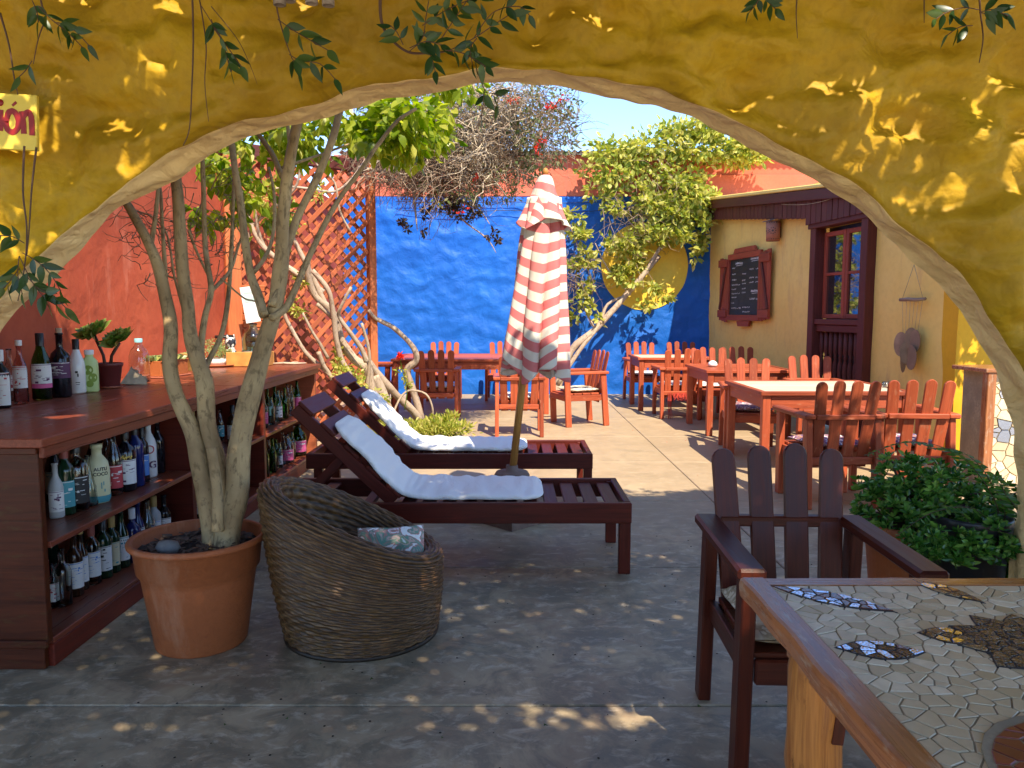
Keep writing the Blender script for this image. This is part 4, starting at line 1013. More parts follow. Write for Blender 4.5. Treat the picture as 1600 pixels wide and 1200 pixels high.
CHG = 'slatted red wood armchairs around the tables'
CH = [
 # label, x, y, rz (0 faces the camera), cushion
 ('sunlit red armchair, left of the two by the fern', 2.43, 5.87, R(183), 'patchwork'),
 ('sunlit red armchair, right of the two by the fern', 3.03, 5.93, R(176), 'patchwork'),
 ('red armchair with patchwork cushion and rolled cloth at the nearest table corner', 2.50, 8.02, R(-10), 'patchwork2'),
 ('shaded dark armchair against the house wall by the balusters', 3.38, 8.45, R(-4), None),
 ('red armchair with red scarf fringe under its seat', 2.30, 10.68, R(181), 'white'),
 ('pale sunlit armchair tucked behind the table with the shell', 2.78, 10.55, R(2), 'white'),
 ('shaded armchair under the chalkboard beside the pale one', 3.25, 10.75, R(2), None),
 ('pink red armchair at the farthest right table before the blue wall', 2.16, 12.55, R(3), 'white'),
 ('dark shaded armchair in the corner of blue and yellow walls', 2.86, 12.70, R(0), None),
 ('red armchair left of the umbrella seen from behind at the long table', -1.0, 10.42, R(180), 'white'),
 ('red armchair directly behind the umbrella pole', .08, 9.15, R(181), 'white'),
 ('red armchair right of the umbrella turned sideways with pale cushion', .86, 9.95, R(-72), 'cream'),
 ('armchair behind the long table against the blue wall, left one', -1.13, 12.75, R(2), None),
 ('armchair behind the long table against the blue wall, right one', -.15, 12.75, R(-2), None),
 ('dark armchair at the left end of the long table beside the post', -2.05, 11.35, R(88), None),
]
for (lb, x, y, rz, cu) in CH:
    make_chair(lb, M['chair'] if 'dark' not in lb else M['chair'], (x, y, 0), rz, CHG)
    if cu:
        mt = {'patchwork': M['stripef'], 'patchwork2': M['stripef'], 'white': M['paper'], 'cream': M['creamf']}[cu]
        cushion('seat_cushion', {'patchwork': 'patchwork', 'patchwork2': 'thick patchwork', 'white': 'white', 'cream': 'cream'}[cu]+' cushion on the '+' '.join(lb.replace('armchair', 'chair').replace(' with patchwork cushion and rolled cloth', '').replace(' with pale cushion', '').split()[:12]), (x, y, .462), rz, (.43, .43), mt, 'cushions on the armchairs', .07 if cu == 'patchwork2' else .055)
# rolled cloth and scarf fringe
t_ = tag(MB().lathe([(0, -.05), (.045, -.045), (.055, 0), (.045, .045), (.015, .05), (.012, .03), (0, .03)], n=18).build('rolled_cloth', M['white'], None, (2.26, 7.9, .535), (R(70), 0, R(20))), 'white cloth rolled up on the patchwork cushion', 'cloth')
mb = MB()
for k in range(46):
    x = U(2.12, 2.42); L_ = U(.05, .12) if x > 2.2 else U(.15, .45)
    mb.tube([(x, 10.40, .36), (x+U(-.01, .01), 10.39, .36-L_*.5), (x+U(-.02, .02), 10.38+U(-.01, .01), .36-L_)], .004, 4, smooth=False)
fringe = tag(mb.build('scarf_fringe', m_plain('red_yarn', (.45, .04, .02), .9, .3, 60, 0)), 'red yarn scarf fringe dangling under an armchair seat', 'scarf'); 
TBG = 'red wood garden tables'
def make_table(label, x0, x1, y0, y1, z, mat=None, topm=None):
    cx, cy = (x0+x1)/2, (y0+y1)/2; w_, d_ = x1-x0, y1-y0; mat = mat or M['chair']
    t_ = thing('garden_table', label, 'table', (cx, cy, 0), 0, TBG); n = max(3, round(w_/.14)) if w_ < d_ else max(3, round(d_/.14))
    e = .055
    for (c, d) in (((0, -d_/2+e/2, z-.018), (w_, e, .036)), ((0, d_/2-e/2, z-.018), (w_, e, .036)), ((-w_/2+e/2, 0, z-.018), (e, d_-2*e-.002, .036)), ((w_/2-e/2, 0, z-.018), (e, d_-2*e-.002, .036))):
        MB().box(c, d, ch=.004).build('top_edge', mat, t_)
    iw, id_ = w_-2*e-.004, d_-2*e-.004
    for k in range(n):
        MB().box((0, -id_/2+id_*(k+.5)/n, z-.02), (iw, id_/n-.003, .028), ch=.003).build('top_plank', topm or mat, t_)
    for sx in (-1, 1):
        for sy in (-1, 1): MB().box((sx*(w_/2-.06), sy*(d_/2-.06), (z-.037)/2), (.07, .07, z-.037), ch=.005).build('leg', mat, t_)
        MB().box((sx*(w_/2-.045), 0, z-.095), (.024, d_-.2, .11), ch=.003).build('apron', mat, t_)
    for sy in (-1, 1): MB().box((0, sy*(d_/2-.045), z-.095), (w_-.2, .024, .11), ch=.003).build('apron', mat, t_)
    return t_
pale = m_wood('sun_bleached_top', (.62, .50, .36), (.50, .38, .26), .6, .25, rs=.12)
make_table('nearest garden table with bleached pale top beside the fern', 2.16, 3.50, 6.62, 7.78, .765, topm=pale)
make_table('middle garden table with white shell by the house wall', 2.26, 3.30, 8.9, 10.02, .78, topm=M['chair'])
make_table('farthest right garden table close to the blue wall', 1.84, 2.95, 11.2, 12.15, .79, topm=pale)
make_table('long dark table behind the umbrella near the blue wall', -1.72, .55, 10.85, 12.35, .79)
tag(MB().lathe([(0, 0), (.05, 0), (.06, .02), (.05, .05), (.02, .07), (0, .072)], n=16).build('shell', M['white'], None, (2.50, 9.55, .781), None), 'white shell lying on the middle garden table', 'shell')
tag(MB().lathe([(0, 0), (.03, 0), (.034, .02), (.03, .05), (.028, .05), (.026, .006), (0, .006)], n=16).build('glass_cup', GL['clear'], None, (3.42, 7.0, .767), None), 'small clear cup on the far corner of the bleached table', 'cup')

# ---- loungers
def make_lounger(label, x0, x1, y0, y1, zt, hinge, head, mat=None, high=False):
    mat = mat or M['lounge']; t_ = thing('sun_lounger', label, 'sun lounger', ((x0+x1)/2, (y0+y1)/2, 0), 0, 'wooden sun loungers by the umbrella')
    cx, cy = (x0+x1)/2, (y0+y1)/2; O = Vector((cx, cy, 0)); rh = .115
    def B(c, d, nm, ch=.004, rot=None): return MB().box(Vector(c)-O, d, rot, ch).build(nm, mat, t_)
    for y in (y0+.02, y1-.02): B((cx, y, zt-rh/2), (x1-x0, .038, rh), 'side_rail', .005)
    for x in (x0+.02, x1-.02): B((x, cy, zt-rh/2), (.038, y1-y0-.08, rh), 'end_rail', .005)
    for x in (x0+.085, x1-.035):
        for y in (y0+.038, y1-.038): B((x, y, (zt-rh)/2 if False else (zt-.012)/2), (.065, .05, zt-.012), 'leg', .004)
    n = int((x1-.05-hinge)/.115); 
    for k in range(n+1):
        x = x1-.095-k*.115
        if x < hinge: break
        B((x, cy, zt-.03), (.078, y1-y0-.08, .018), 'slat')
    B((x0+.22, cy, zt-.03), (.078, y1-y0-.08, .018), 'slat'); B((x0+.5, cy, zt-.06), (.06, y1-y0-.08, .03), 'slat')
    hx, hz = head; a = Vector((hinge, 0, zt-.01)); b = Vector((hx, 0, hz)); d = (b-a); LB_ = d.length; dn = d.normalized(); up = Vector((-dn.z, 0, dn.x)); up = up if up.z > 0 else -up
    for y in (y0+.075, y1-.075): MB().beam(Vector((a.x, y, a.z))-O, Vector((b.x, y, b.z))-O, .035, .07, up=up, ch=.004).build('backrest_rail', mat, t_)
    for s_ in (.06, .26, .48, .72, .94):
        c = a+d*s_; c = c+up*.046; MB().beam(Vector((c.x, y0+.055, c.z))-O, Vector((c.x, y1-.055, c.z))-O, .105, .02, up=up, ch=.004).build('backrest_slat', mat, t_)
    for y in (y0+.125, y1-.125):
        c = a+d*.5; MB().beam(Vector((c.x, y, c.z))-O, Vector((x0+.10, y, zt-.05))-O, .03, .05, up=(0, 0, 1), ch=.003).build('prop', mat, t_)
    return t_
make_lounger('shaded wine red wooden sun lounger in front of the umbrella base', -1.33, .66, 4.14, 4.80, .405, -.66, (-1.20, .92))
make_lounger('sunlit wooden sun lounger behind the umbrella base', -1.53, .60, 5.62, 6.26, .405, -.80, (-1.36, .93))
t = NT('white_linen'); t.col((.80, .79, .77)); t.set('Roughness', .9); t.set('Specular IOR Level', .15); v = t.pos(); b = t.bump(t.noise(t.scale(v, (1, .45, 1)), 9, 4, .55, 1.2), .5, .018); t.bump(t.noise(v, 90, 2), .15, .002, b); M['linen'] = t.m
def mattress(label, path, y0, y1, th=.046):
    """path: points in XZ along the pad's underside from head to foot"""
    P_ = catmull([(p[0], 0, p[1]) for p in path], 14); k = len(P_); m_ = 28; cyy = (y0+y1)/2; w_ = (y1-y0)/2; V_ = []; Ls = [0]
    for i in range(1, k): Ls.append(Ls[-1]+(P_[i]-P_[i-1]).length)
    T_ = Ls[-1]
    for i in range(k):
        t = (P_[min(i+1, k-1)]-P_[max(i-1, 0)]).normalized(); n_ = Vector((-t.z, 0, t.x)); n_ = n_ if n_.z > 0 else -n_
        e = min(Ls[i], T_-Ls[i]); rr1 = .15; f = 1 if e > rr1 else math.sqrt(max(0.0, 1-(1-e/rr1)**2))
        wf = lerp(.55, 1, f) if e < rr1 else 1; tf = max(.08, min(1, (e/.05))**.5)
        for j in range(m_):
            a = 2*math.pi*j/m_; ca, sa = math.cos(a), math.sin(a)
            yy = math.copysign(abs(ca)**.45, ca)*w_*wf; zz = math.copysign(abs(sa)**.6, sa)*th/2*tf+th/2
            s_ = Ls[i]
            wr = .008*noise.noise(Vector((s_*4.5, yy*4, 1)))+.006*noise.noise(Vector((s_*13, yy*9, 4)))+.007*noise.noise(Vector((s_*24, yy*2.5, 7)))
            edge = 1+.04*noise.noise(Vector((s_*5, ca*2, 9)))
            V_.append(tuple(P_[i]+Vector((0, cyy+yy*edge, 0))+n_*(zz+(wr*1.3 if sa > -.2 else wr*.4))))
    mb = MB(); mb.grid(V_, m_, k, closeu=True); mb.f.append(tuple(range(m_))[::-1]); mb.f.append(tuple((k-1)*m_+j for j in range(m_))); mb.sm += [True]*2; mb.mi += [0]*2
    o = mb.build('mattress_pad', M['linen']); return tag(o, label, 'mattress', 'white mattress pads on the sun loungers')
mattress('bluish white pad on the shaded front sun lounger', [(-1.01, .815), (-.93, .735), (-.82, .635), (-.715, .51), (-.62, .43), (-.50, .405), (-.3, .40), (-.05, .40), (.18, .40)], 4.19, 4.72)
mattress('sunlit creamy white pad on the rear sun lounger', [(-1.16, .82), (-1.07, .725), (-.97, .62), (-.86, .50), (-.76, .425), (-.64, .405), (-.4, .40), (-.1, .40), (.12, .40)], 5.70, 6.20, .052)
# fallen petal on the rear pad
# ---- umbrella
UO = Vector((.0, 5.3, 0)); UT = Vector((.235, 5.3, 2.40)); UD = (UT-Vector((0, 5.3, .30)))
UB = thing('umbrella_base', 'square concrete umbrella foot standing cornerwise between the loungers', 'umbrella base', (0, 5.28, 0), R(45))
MB().lathe([(0, 0), (.30, 0), (.30, .05), (.13, .30), (0, .30)], n=4, smooth=False, a0=R(45), a1=R(405)).build('block', M['conc'], UB)
MB().lathe([(0, .30), (.12, .30), (.125, .32), (.11, .345), (.045, .35), (.04, .39), (.03, .39), (.028, .34)], n=20).build('collar', M['conc'], UB)
UM = thing('parasol', 'closed red and white striped parasol leaning slightly right', 'parasol', (0, 5.28, 0), 0); uo = Vector((0, 5.28, 0))
a = Vector((0.0, 0, .31)); b = Vector((.225, 0, 2.36)); ud = (b-a).normalized()
MB().tube([a, a.lerp(b, .5), b], .026, 14).build('pole', M['pole'], UM)
MB().lathe([(.0, 0), (.018, 0), (.022, .03), (.012, .05), (0, .055)], tuple(b+ud*.005), n=12).build('finial', M['pole'], UM)
st = NT('striped_canvas'); g = st.gco(); sx = st.n('ShaderNodeSeparateXYZ'); st.l(g, sx.inputs[0])
fr_ = st.n('ShaderNodeMath'); fr_.operation = 'FRACT'; st.l(sx.outputs[0], fr_.inputs[0])
nn = st.noise(st.pos(), 9, 4)
cs_ = st.mix(st.ramp(fr_.outputs[0], [(0, (0,)*3), (.485, (0,)*3), (.5, (1,)*3), (.985, (1,)*3), (1, (0,)*3)]), (.80, .76, .66), (.72, .20, .20))
cs_ = st.mix(st.ramp(nn, [(.3, (.25,)*3), (.6, (0,)*3)]), cs_, (.60, .38, .32))
st.col(cs_); st.set('Roughness', .85); st.set('Specular IOR Level', .15); st.bump(st.noise(st.pos(), 120, 2), .2, .002)
tr = st.n('ShaderNodeBsdfTranslucent'); st.l(cs_, tr.inputs[0]); mx = st.n('ShaderNodeMixShader'); mx.inputs[0].default_value = .22
st.l(st.b.outputs[0], mx.inputs[1]); st.l(tr.outputs[0], mx.inputs[2]); st.l(mx.outputs[0], st.o.inputs[0])
def canopy(s0, s1, radf, foldf, nfold, nseg, nz, hem, seed, stripe, name, flat=.8, slant=.0):
    """cloth round the pole from distance s0 (top) to s1 (bottom) along the pole"""
    V_ = []; G_ = []
    for j in range(nz):
        t = j/(nz-1)
        for i in range(nseg):
            th_ = 2*math.pi*i/nseg
            hm = hem*(math.cos(nfold*th_+seed)*.5+.8*noise.noise(Vector((math.cos(th_)*1.4+seed, math.sin(th_)*1.4, 2))))
            s_ = lerp(s0, s1+hm, t)
            ph = nfold*th_+seed+.9*noise.noise(Vector((math.cos(th_), math.sin(th_), t*1.2+seed)))+1.1*t
            c = math.cos(ph); fold = foldf(t)*(abs(math.sin(ph/1.0))**.7*1.0-.45)
            r = radf(t)*(1+fold+.10*noise.noise(Vector((math.cos(th_)*2, math.sin(th_)*2, t*3+seed))))
            p = b-Vector((.045, 0, 1.0))*s_+Vector((r*math.cos(th_+.12*math.sin(ph)*foldf(t)), r*math.sin(th_)*flat, 0))
            V_.append(tuple(p)); w_ = math.cos(th_-R(20))
            G_.append((s_/stripe+slant*t*math.sin(ph*.5+1.0)*1.4+(1.1*t*max(0, -math.cos(th_))), 0, 0))
    mb = MB(); mb.grid(V_, nseg, nz, closeu=True, gs=G_); o = mb.build(name, st.m, UM)
    md = o.modifiers.new('thickness', 'SOLIDIFY'); md.thickness = .003; return o
canopy(.14, 1.32, lambda t: lerp(.105, .195, t**.95), lambda t: lerp(.22, .55, t), 4, 200, 70, .12, 1.7, .125, 'canopy', .85, .5)
canopy(.16, 1.27, lambda t: lerp(.08, .115, t), lambda t: lerp(.2, .6, t), 3, 160, 50, .07, 4.0, .125, 'inner_fold', .85, .5)
canopy(-.012, .325, lambda t: (.012+.100*t**.42+.052*t**3), lambda t: .30*t, 3, 160, 34, .065, .6, .125, 'top_valance', .9, .3)

# ================================================================== POTTED TREE
TX, TY = -1.375, 3.29; toff = Vector((TX, TY, 0))
PT = thing('terracotta_planter', 'large terracotta pot holding the pale barked tree', 'plant pot', (TX, TY, 0))
pr = [(0, 0), (.186, 0), (.192, .008), (.235, .30), (.243, .335), (.254, .342), (.266, .448), (.277, .452), (.287, .458), (.289, .470), (.282, .480), (.268, .480), (.262, .470), (.255, .40), (0, .40)]
MB().lathe(pr, n=64).build('pot_wall', M['terra'], PT)
Ps = []
for j in range(14):
    for i in range(40): a = 2*math.pi*i/40; r = .256*j/13; Ps.append((r*math.cos(a), r*math.sin(a), .425+.012*noise.noise(Vector((r*math.cos(a)*14, r*math.sin(a)*14, 0)))))
MB().grid(Ps, 40, 14, closeu=True).build('soil', M['soil'], PT)
chips = []
for k in range(4): mb = MB(); mb.box((0, 0, 0), (U(.03, .05), U(.012, .02), .004), ch=.001); chips.append(mb.mesh('bark_chip', M['chip']))
for k in range(170):
    a = U(0, 6.28); r = .24*math.sqrt(random.random()); link('bark_chip', random.choice(chips), PT, (r*math.cos(a), r*math.sin(a), .437+U(0, .012)), (U(-.5, .5), U(-.5, .5), U(0, 6)))
tag(MB().lathe([(0, -.03), (.035, -.025), (.05, 0), (.038, .024), (0, .032)], n=18, sy=.75).build('pebble', M['stone'], None, (TX-.075, TY-.13, .463), (0, R(6), .3)), 'smooth grey stone lying on the bark chips in the big pot', 'stone')
FT = thing('potted_tree', 'many stemmed pale barked tree growing in the big terracotta pot', 'tree', (TX, TY, .42)); fo = Vector((TX, TY, .42))
LEAN = 1.9
def stem(px, Y0, Y1, w0, w1, nm='trunk', n=12, lump=.16):
    """w in photo pixels"""
    Y0 = 3.29+(Y0-3.34)*LEAN if Y0 > 3.4 else Y0-.07; Y1 = 3.29+(Y1-3.34)*LEAN
    ptube(px, Y0, Y1, w0/2*.80*Y0/F, w1/2*.80*Y1/F, FT, fo, nm, M['palebark'], n, 6, lump)
def z1(p): return [(x/4, 500+y/4) for x, y in p]
stem([(332, 866), (330, 830), (322, 780), (310, 715), (300, 675), (278, 622), (266, 575), (268, 520), (262, 480), (250, 425), (232, 380), (214, 345), (198, 318), (180, 296)], 3.36, 3.62, 42, 14)
stem([(338, 866), (342, 820), (346, 770), (336, 712), (324, 660), (320, 600), (308, 560), (298, 525), (294, 480), (286, 430), (281, 355), (277, 300), (272, 250), (262, 200), (258, 150)], 3.38, 3.66, 40, 16)
stem([(352, 866), (358, 820), (371, 765), (373, 705), (382, 655), (396, 600), (410, 550), (425, 500), (434, 455), (441, 390), (443, 330), (452, 260), (465, 190), (478, 130), (486, 60)], 3.34, 3.7, 52, 15)
stem([(340, 830), (340, 780), (337, 745), (330, 700)], 3.30, 3.33, 24, 18)
stem([(325, 720), (314, 650), (318, 590), (314, 547), (320, 495), (330, 453), (323, 407), (320, 376), (318, 300), (316, 240)], 3.42, 3.75, 16, 8, 'limb')
stem([(316, 585), (328, 560), (347, 520), (356, 470), (360, 420), (364, 330), (366, 270)], 3.5, 3.8, 12, 6, 'limb')
stem([(330, 455), (345, 440), (361, 420), (372, 386), (385, 350)], 3.6, 3.8, 8, 4, 'limb')
stem([(412, 492), (404, 465), (392, 430), (382, 370), (376, 320), (368, 270), (362, 225), (352, 170)], 3.48, 3.8, 19, 11, 'limb')
stem([(425, 478), (440, 440), (448, 390), (466, 337), (495, 278), (517, 225), (531, 175), (545, 120)], 3.5, 3.85, 16, 13, 'limb')
stem([(424, 497), (446, 482), (462, 450), (478, 412), (495, 376), (513, 340), (532, 308), (565, 264), (588, 230), (620, 190), (650, 170)], 3.48, 3.9, 15, 6, 'limb')
stem([(397, 425), (412, 405), (424, 378), (429, 340), (428, 300), (420, 262)], 3.58, 3.8, 9, 5, 'limb')
stem([(440, 275), (425, 240), (403, 208), (385, 180)], 3.65, 3.75, 12, 7, 'limb')
stem([(440, 262), (470, 252), (505, 240), (545, 225)], 3.68, 3.9, 6, 4, 'limb')
stem([(455, 250), (450, 200), (446, 150)], 3.72, 3.8, 8, 6, 'limb')
stem([(236, 385), (244, 330), (247, 290), (246, 250)], 3.6, 3.7, 9, 6, 'limb')
stem([(262, 478), (258, 420), (254, 360), (251, 300), (246, 280)], 3.6, 3.75, 9, 5, 'limb')
stem([(285, 480), (272, 430), (266, 390), (258, 360), (240, 340), (215, 330)], 3.66, 3.8, 5, 3, 'limb')
stem([(295, 360), (306, 390), (320, 420), (330, 440)], 3.68, 3.7, 6, 4, 'limb')
stem([(296, 480), (285, 440), (262, 430), (256, 400)], 3.7, 3.8, 5, 3, 'limb')
stem([(345, 435), (380, 465), (396, 470), (412, 478)], 3.62, 3.5, 4, 2, 'limb')
tb = pb([(230, 350, 55, 50, 4), (310, 330, 60, 60, 5), (350, 400, 35, 45, 3), (260, 410, 35, 45, 3)], 4.15, fo, .25)
twigs(tb, 130, .26, .0028, M['twig'], 'fine_twigs', FT, fo, 5, 4, 0)
leaf_me = MB()
# one broad folded leaf blade with a drawn tip, shared by the single leaves
def blade(n=6, L_=1.0, W_=.5, fold=.12, curl=.18):
    mb = MB(); vs = []; 
    for i in range(n+1):
        t = i/n; w_ = W_*math.sin(math.pi*min(1, t**.75))*.5*(1 if t < .9 else .6); 
        if i in (0, n): w_ = 0.0
        z = -curl*t*t
        vs += [(t*L_, -w_, z+fold*w_*2), (t*L_, 0, z), (t*L_, w_, z+fold*w_*2)]
    fs = []
    for i in range(n): a = i*3; fs += [(a, a+1, a+4, a+3), (a+1, a+2, a+5, a+4)]
    return mb.add(vs, fs, None, True)
fl = [blade(5, .075, .045, .12, .01*k).mesh('leaf', M['ficuso']) for k in range(3)]
FB = [(645, 200, 50, 48, 150), (600, 230, 40, 35, 60), (545, 190, 40, 30, 45), (480, 225, 45, 35, 50), (420, 240, 40, 40, 45), (350, 290, 50, 45, 50), (320, 330, 30, 30, 20), (400, 330, 30, 40, 30), (300, 262, 30, 20, 15), (390, 385, 8, 8, 5)]
C, N = blob_pts([(c, r, int(n*.6)) for c, r, n in pb(FB, 4.75, fo, .4)])
for c, n_ in zip(C, N):
    o = link('leaf', random.choice(fl), FT, tuple(c)); d = Vector(n_); d.z -= .9; o.rotation_euler = d.to_track_quat('X', 'Z').to_euler(); o.rotation_euler.rotate_axis('X', U(-.9, .9)); s_ = U(.8, 1.45); o.scale = (s_, s_, s_)
C, N = blob_pts([(c, r, int(n*3.6)) for c, r, n in pb([(u, v-8, ru*1.15, rv*1.1, n) for u, v, ru, rv, n in FB[:-1]]+[(560, 90, 120, 50, 120), (400, 150, 90, 50, 90), (690, 110, 60, 50, 40)], 4.9, fo, .45)])
N[:, 2] -= .8
tag(link('crown', leaves_mesh('crown', M['ficus'], C, N, RNG.uniform(.06, .10, len(C)), RNG.uniform(.036, .058, len(C)), .15, curl=.1), FT), kind='stuff')

# ================================================================== WICKER TUB CHAIR
WC = thing('wicker_tub_chair', 'dark brown wicker tub chair facing the umbrella', 'chair', (-.685, 3.40, 0), R(8)); 
def wick():
    NS, NR = 320, 56; V_ = []; G_ = []
    for j in range(NR*4+1):
        row = j/4; t = row/NR
        for i in range(NS):
            a = 2*math.pi*i/NS; ca, sa = math.cos(a), math.sin(a)
            back = (1-ca)/2; back = back**1.15                 # 1 at the back (-x), 0 at the front
            hr = lerp(.335, .665, back**.95)
            rb_, rmx = .333, lerp(.362, .378, back)
            # profile parameter: outside bottom -> rolled rim -> inside seat
            if t < .66:
                q = t/.66; z = hr*q; r = rb_+(rmx-rb_)*math.sin(min(1, q*1.15)*math.pi/2)
                lean = -.055*back*q
                x_, y_ = r*ca*1.0+lean, r*sa*.96
            elif t < .80:
                q = (t-.66)/.14; an = math.pi*q; rr2 = .042; z = hr+rr2*math.sin(an); r = rmx-rr2*(1-math.cos(an)); lean = -.055*back
                x_, y_ = r*ca+lean, r*sa*.96
            else:
                q = (t-.80)/.20; rin = rmx-.084; z = lerp(hr, .22, q**.9); r = rin*lerp(1, .78, q**1.3); lean = -.055*back*(1-q)
                x_, y_ = r*ca+lean, r*sa*.96
            V_.append([x_, y_, z]); 
    V_ = np.array(V_).reshape(NR*4+1, NS, 3)
    # normals
    du = np.roll(V_, -1, 1)-np.roll(V_, 1, 1); dv = np.zeros_like(V_); dv[1:-1] = V_[2:]-V_[:-2]; dv[0] = V_[1]-V_[0]; dv[-1] = V_[-1]-V_[-2]
    Nn = np.cross(du, dv); Nn /= np.linalg.norm(Nn, axis=2)[:, :, None]+1e-9
    jj = np.arange(NR*4+1); row = jj//4; ph = (jj % 4)/4
    strand = np.sin(np.pi*((jj % 4)+.0)/4)**.7*.0085; ii = np.arange(NS)
    weave = np.cos(math.pi*(ii[None, :]/NS*56+row[:, None]))*.0030
    V_ = V_+Nn*(strand[:, None]+weave+.0015*RNG.normal(size=(NR*4+1, 1)))[:, :, None]
    G = np.zeros_like(V_); G[:, :, 0] = (ii/NS*60)[None, :]; G[:, :, 1] = (jj/4.0)[:, None]
    return V_.reshape(-1, 3), G.reshape(-1, 3), NS, NR*4+1
V_, G_, ns_, nr_ = wick()
wm = NT('wicker_cane'); g = wm.gco(); n1 = wm.noise(wm.scale(g, (.35, 1.0, 1)), 1.7, 4, .7); n2 = wm.noise(wm.pos(), 5, 3); n3 = wm.noise(wm.scale(g, (.8, .12, 1)), 1.1, 2)
sp_ = wm.n('ShaderNodeSeparateXYZ'); wm.l(g, sp_.inputs[0]); ff = wm.n('ShaderNodeMath'); ff.operation = 'FRACT'; wm.l(sp_.outputs[1], ff.inputs[0])
cc = wm.ramp(n1, [(.3, (.036, .016, .005)), (.5, (.10, .048, .016)), (.7, (.24, .135, .055))])
cc = wm.mix(wm.ramp(n3, [(.55, (0,)*3), (.66, (.55,)*3)]), cc, (.13, .062, .010))
cc = wm.mix(wm.ramp(ff.outputs[0], [(0, (.95,)*3), (.26, (0,)*3), (.8, (0,)*3), (1, (.95,)*3)]), cc, (.012, .008, .005))
wm.col(cc); wm.set('Roughness', .45); wm.set('Specular IOR Level', .35)
mb = MB(); mb.grid([tuple(q) for q in V_], ns_, nr_, closeu=True, gs=[tuple(q) for q in G_]); mb.build('woven_shell', wm.m, WC)
MB().lathe([(0, .21), (.30, .22)], n=40, sy=.96).build('seat', wm.m, WC)
mb = MB(); mb.tube([(.335*math.cos(a), .322*math.sin(a), .008) for a in [2*math.pi*k/60 for k in range(61)]], .013, 8); mb.build('base_ring', wm.m, WC)
cushion('floral_cushion', 'small white cushion with pink and green flowers in the wicker chair', (-.54, 3.36, .345), R(10), (.30, .30), M['floral'], th=.07, tilt=R(62))

# ================================================================== MOSAIC TABLE
MX0, MX1, MY0, MY1, MZ = .598, 1.80, .80, 1.935, .762
MT = thing('mosaic_table', 'broken tile mosaic table with varnished wood edge and log legs', 'table', (MX0, MY0, 0)); mo_ = Vector((MX0, MY0, 0)); mw, mh = MX1-MX0, MY1-MY0
def mt(c, d, nm, m_=None, ch=.007, rot=None): return MB().box(c, d, rot, ch).build(nm, m_ or M['edge'], MT)
ew = .052
def edge_board(a, b, inw):   # uneven hand cut board
    mb = MB(); n = 26; a = Vector(a); b = Vector(b); d = (b-a); L_ = d.length; x = d.normalized(); inw = Vector(inw); V_ = []; G_ = []; off = U(0, 50)
    for i in range(n+1):
        t = i/n; p = a+d*t; wv = .006*noise.noise(Vector((t*7+off, 0, 0)))+.002*noise.noise(Vector((t*30+off, 3, 0))); dn_ = .007*noise.noise(Vector((t*5+off, 5, 0)))
        ring = [(ew, .0), (.004+wv, .0), (-.003+wv, -.004), (-.006+wv, -.018), (-.003+wv, -.048+dn_), (.010, -.060+dn_), (ew, -.060+dn_)]
        for (o_, z) in ring: q = p+inw*o_+Vector((0, 0, z)); V_.append(tuple(q)); G_.append((t*L_+off, o_, z))
    m_ = 7; mb.grid(V_, m_, n+1, False, closeu=True, gs=G_); mb.f += [tuple(range(m_)), tuple(n*m_+k for k in range(m_-1, -1, -1))]; mb.sm += [False]*2; mb.mi += [0]*2
    return mb.build('edge_board', M['edge'], MT)
zt = MZ+.004
edge_board((0, 0, zt), (0, mh, zt), (1, 0, 0)); edge_board((mw, mh, zt), (mw, 0, zt), (-1, 0, 0))
edge_board((ew+.001, mh, zt-.0005), (mw-ew-.001, mh, zt-.0005), (0, -1, 0)); edge_board((mw-ew-.001, 0, zt-.0005), (ew+.001, 0, zt-.0005), (0, 1, 0))
MB().box((mw/2, mh/2, MZ-.0205), (mw-2*ew-.002, mh-2*ew-.002, .04), ch=.001).build('grout_bed', M['grout'], MT)
mt((.075, mh/2, MZ-.10), (.025, mh-.3, .08), 'apron'); mt((mw/2, mh-.075, MZ-.10), (mw-.3, .025, .08), 'apron')
for (x, y) in ((.105, mh-.24), (.12, .14), (mw-.14, mh-.16), (mw-.14, .14)):
    mb = MB(); P_ = [(x+.008*math.sin(z*9), y+.006*math.cos(z*7), z) for z in [k*.07 for k in range(10)]+[MZ-.062]]
    mb.tube(P_, [.058+.006*noise.noise(Vector((x*9, y*9, z*6))) for _, _, z in P_], 26, lump=.28); lg = mb.build('log_leg', M['honey'], MT)
MB().beam((.105, mh-.26, .60), (.30, mh-.26, .695), .03, .045, up=(0, 0, 1)).build('brace', M['honey'], MT)
MB().box((.138, mh-.298, .56), (.026, .006, .15), Euler((0, R(6), 0)), .002).build('bark_knot', M['dark'], MT)
# Voronoi tiles
def clip(poly, n_, d_):           # keep dot(p,n)<=d
    out = []; k = len(poly)
    for i in range(k):
        p, q = poly[i], poly[(i+1) % k]; a = p[0]*n_[0]+p[1]*n_[1]-d_; b = q[0]*n_[0]+q[1]*n_[1]-d_
        if a <= 0: out.append(p)
        if (a < 0 < b) or (b < 0 < a): t = a/(a-b); out.append((p[0]+(q[0]-p[0])*t, p[1]+(q[1]-p[1])*t))
    return out
def cells(seeds, dom, gap):
    S = np.array(seeds); res = []
    for i in range(len(S)):
        d = S-S[i]; dist = np.hypot(d[:, 0], d[:, 1]); idx = np.argsort(dist)[1:18]; poly = list(dom)
        for j in idx:
            nn_ = d[j]/dist[j]; mid = (S[i]+S[j])/2; poly = clip(poly, nn_, float(mid@nn_)-gap/2)
            if len(poly) < 3: break
        if len(poly) >= 3: res.append((i, poly))
    return res
def area(p): return abs(sum(p[i][0]*p[(i+1) % len(p)][1]-p[(i+1) % len(p)][0]*p[i][1] for i in range(len(p))))/2
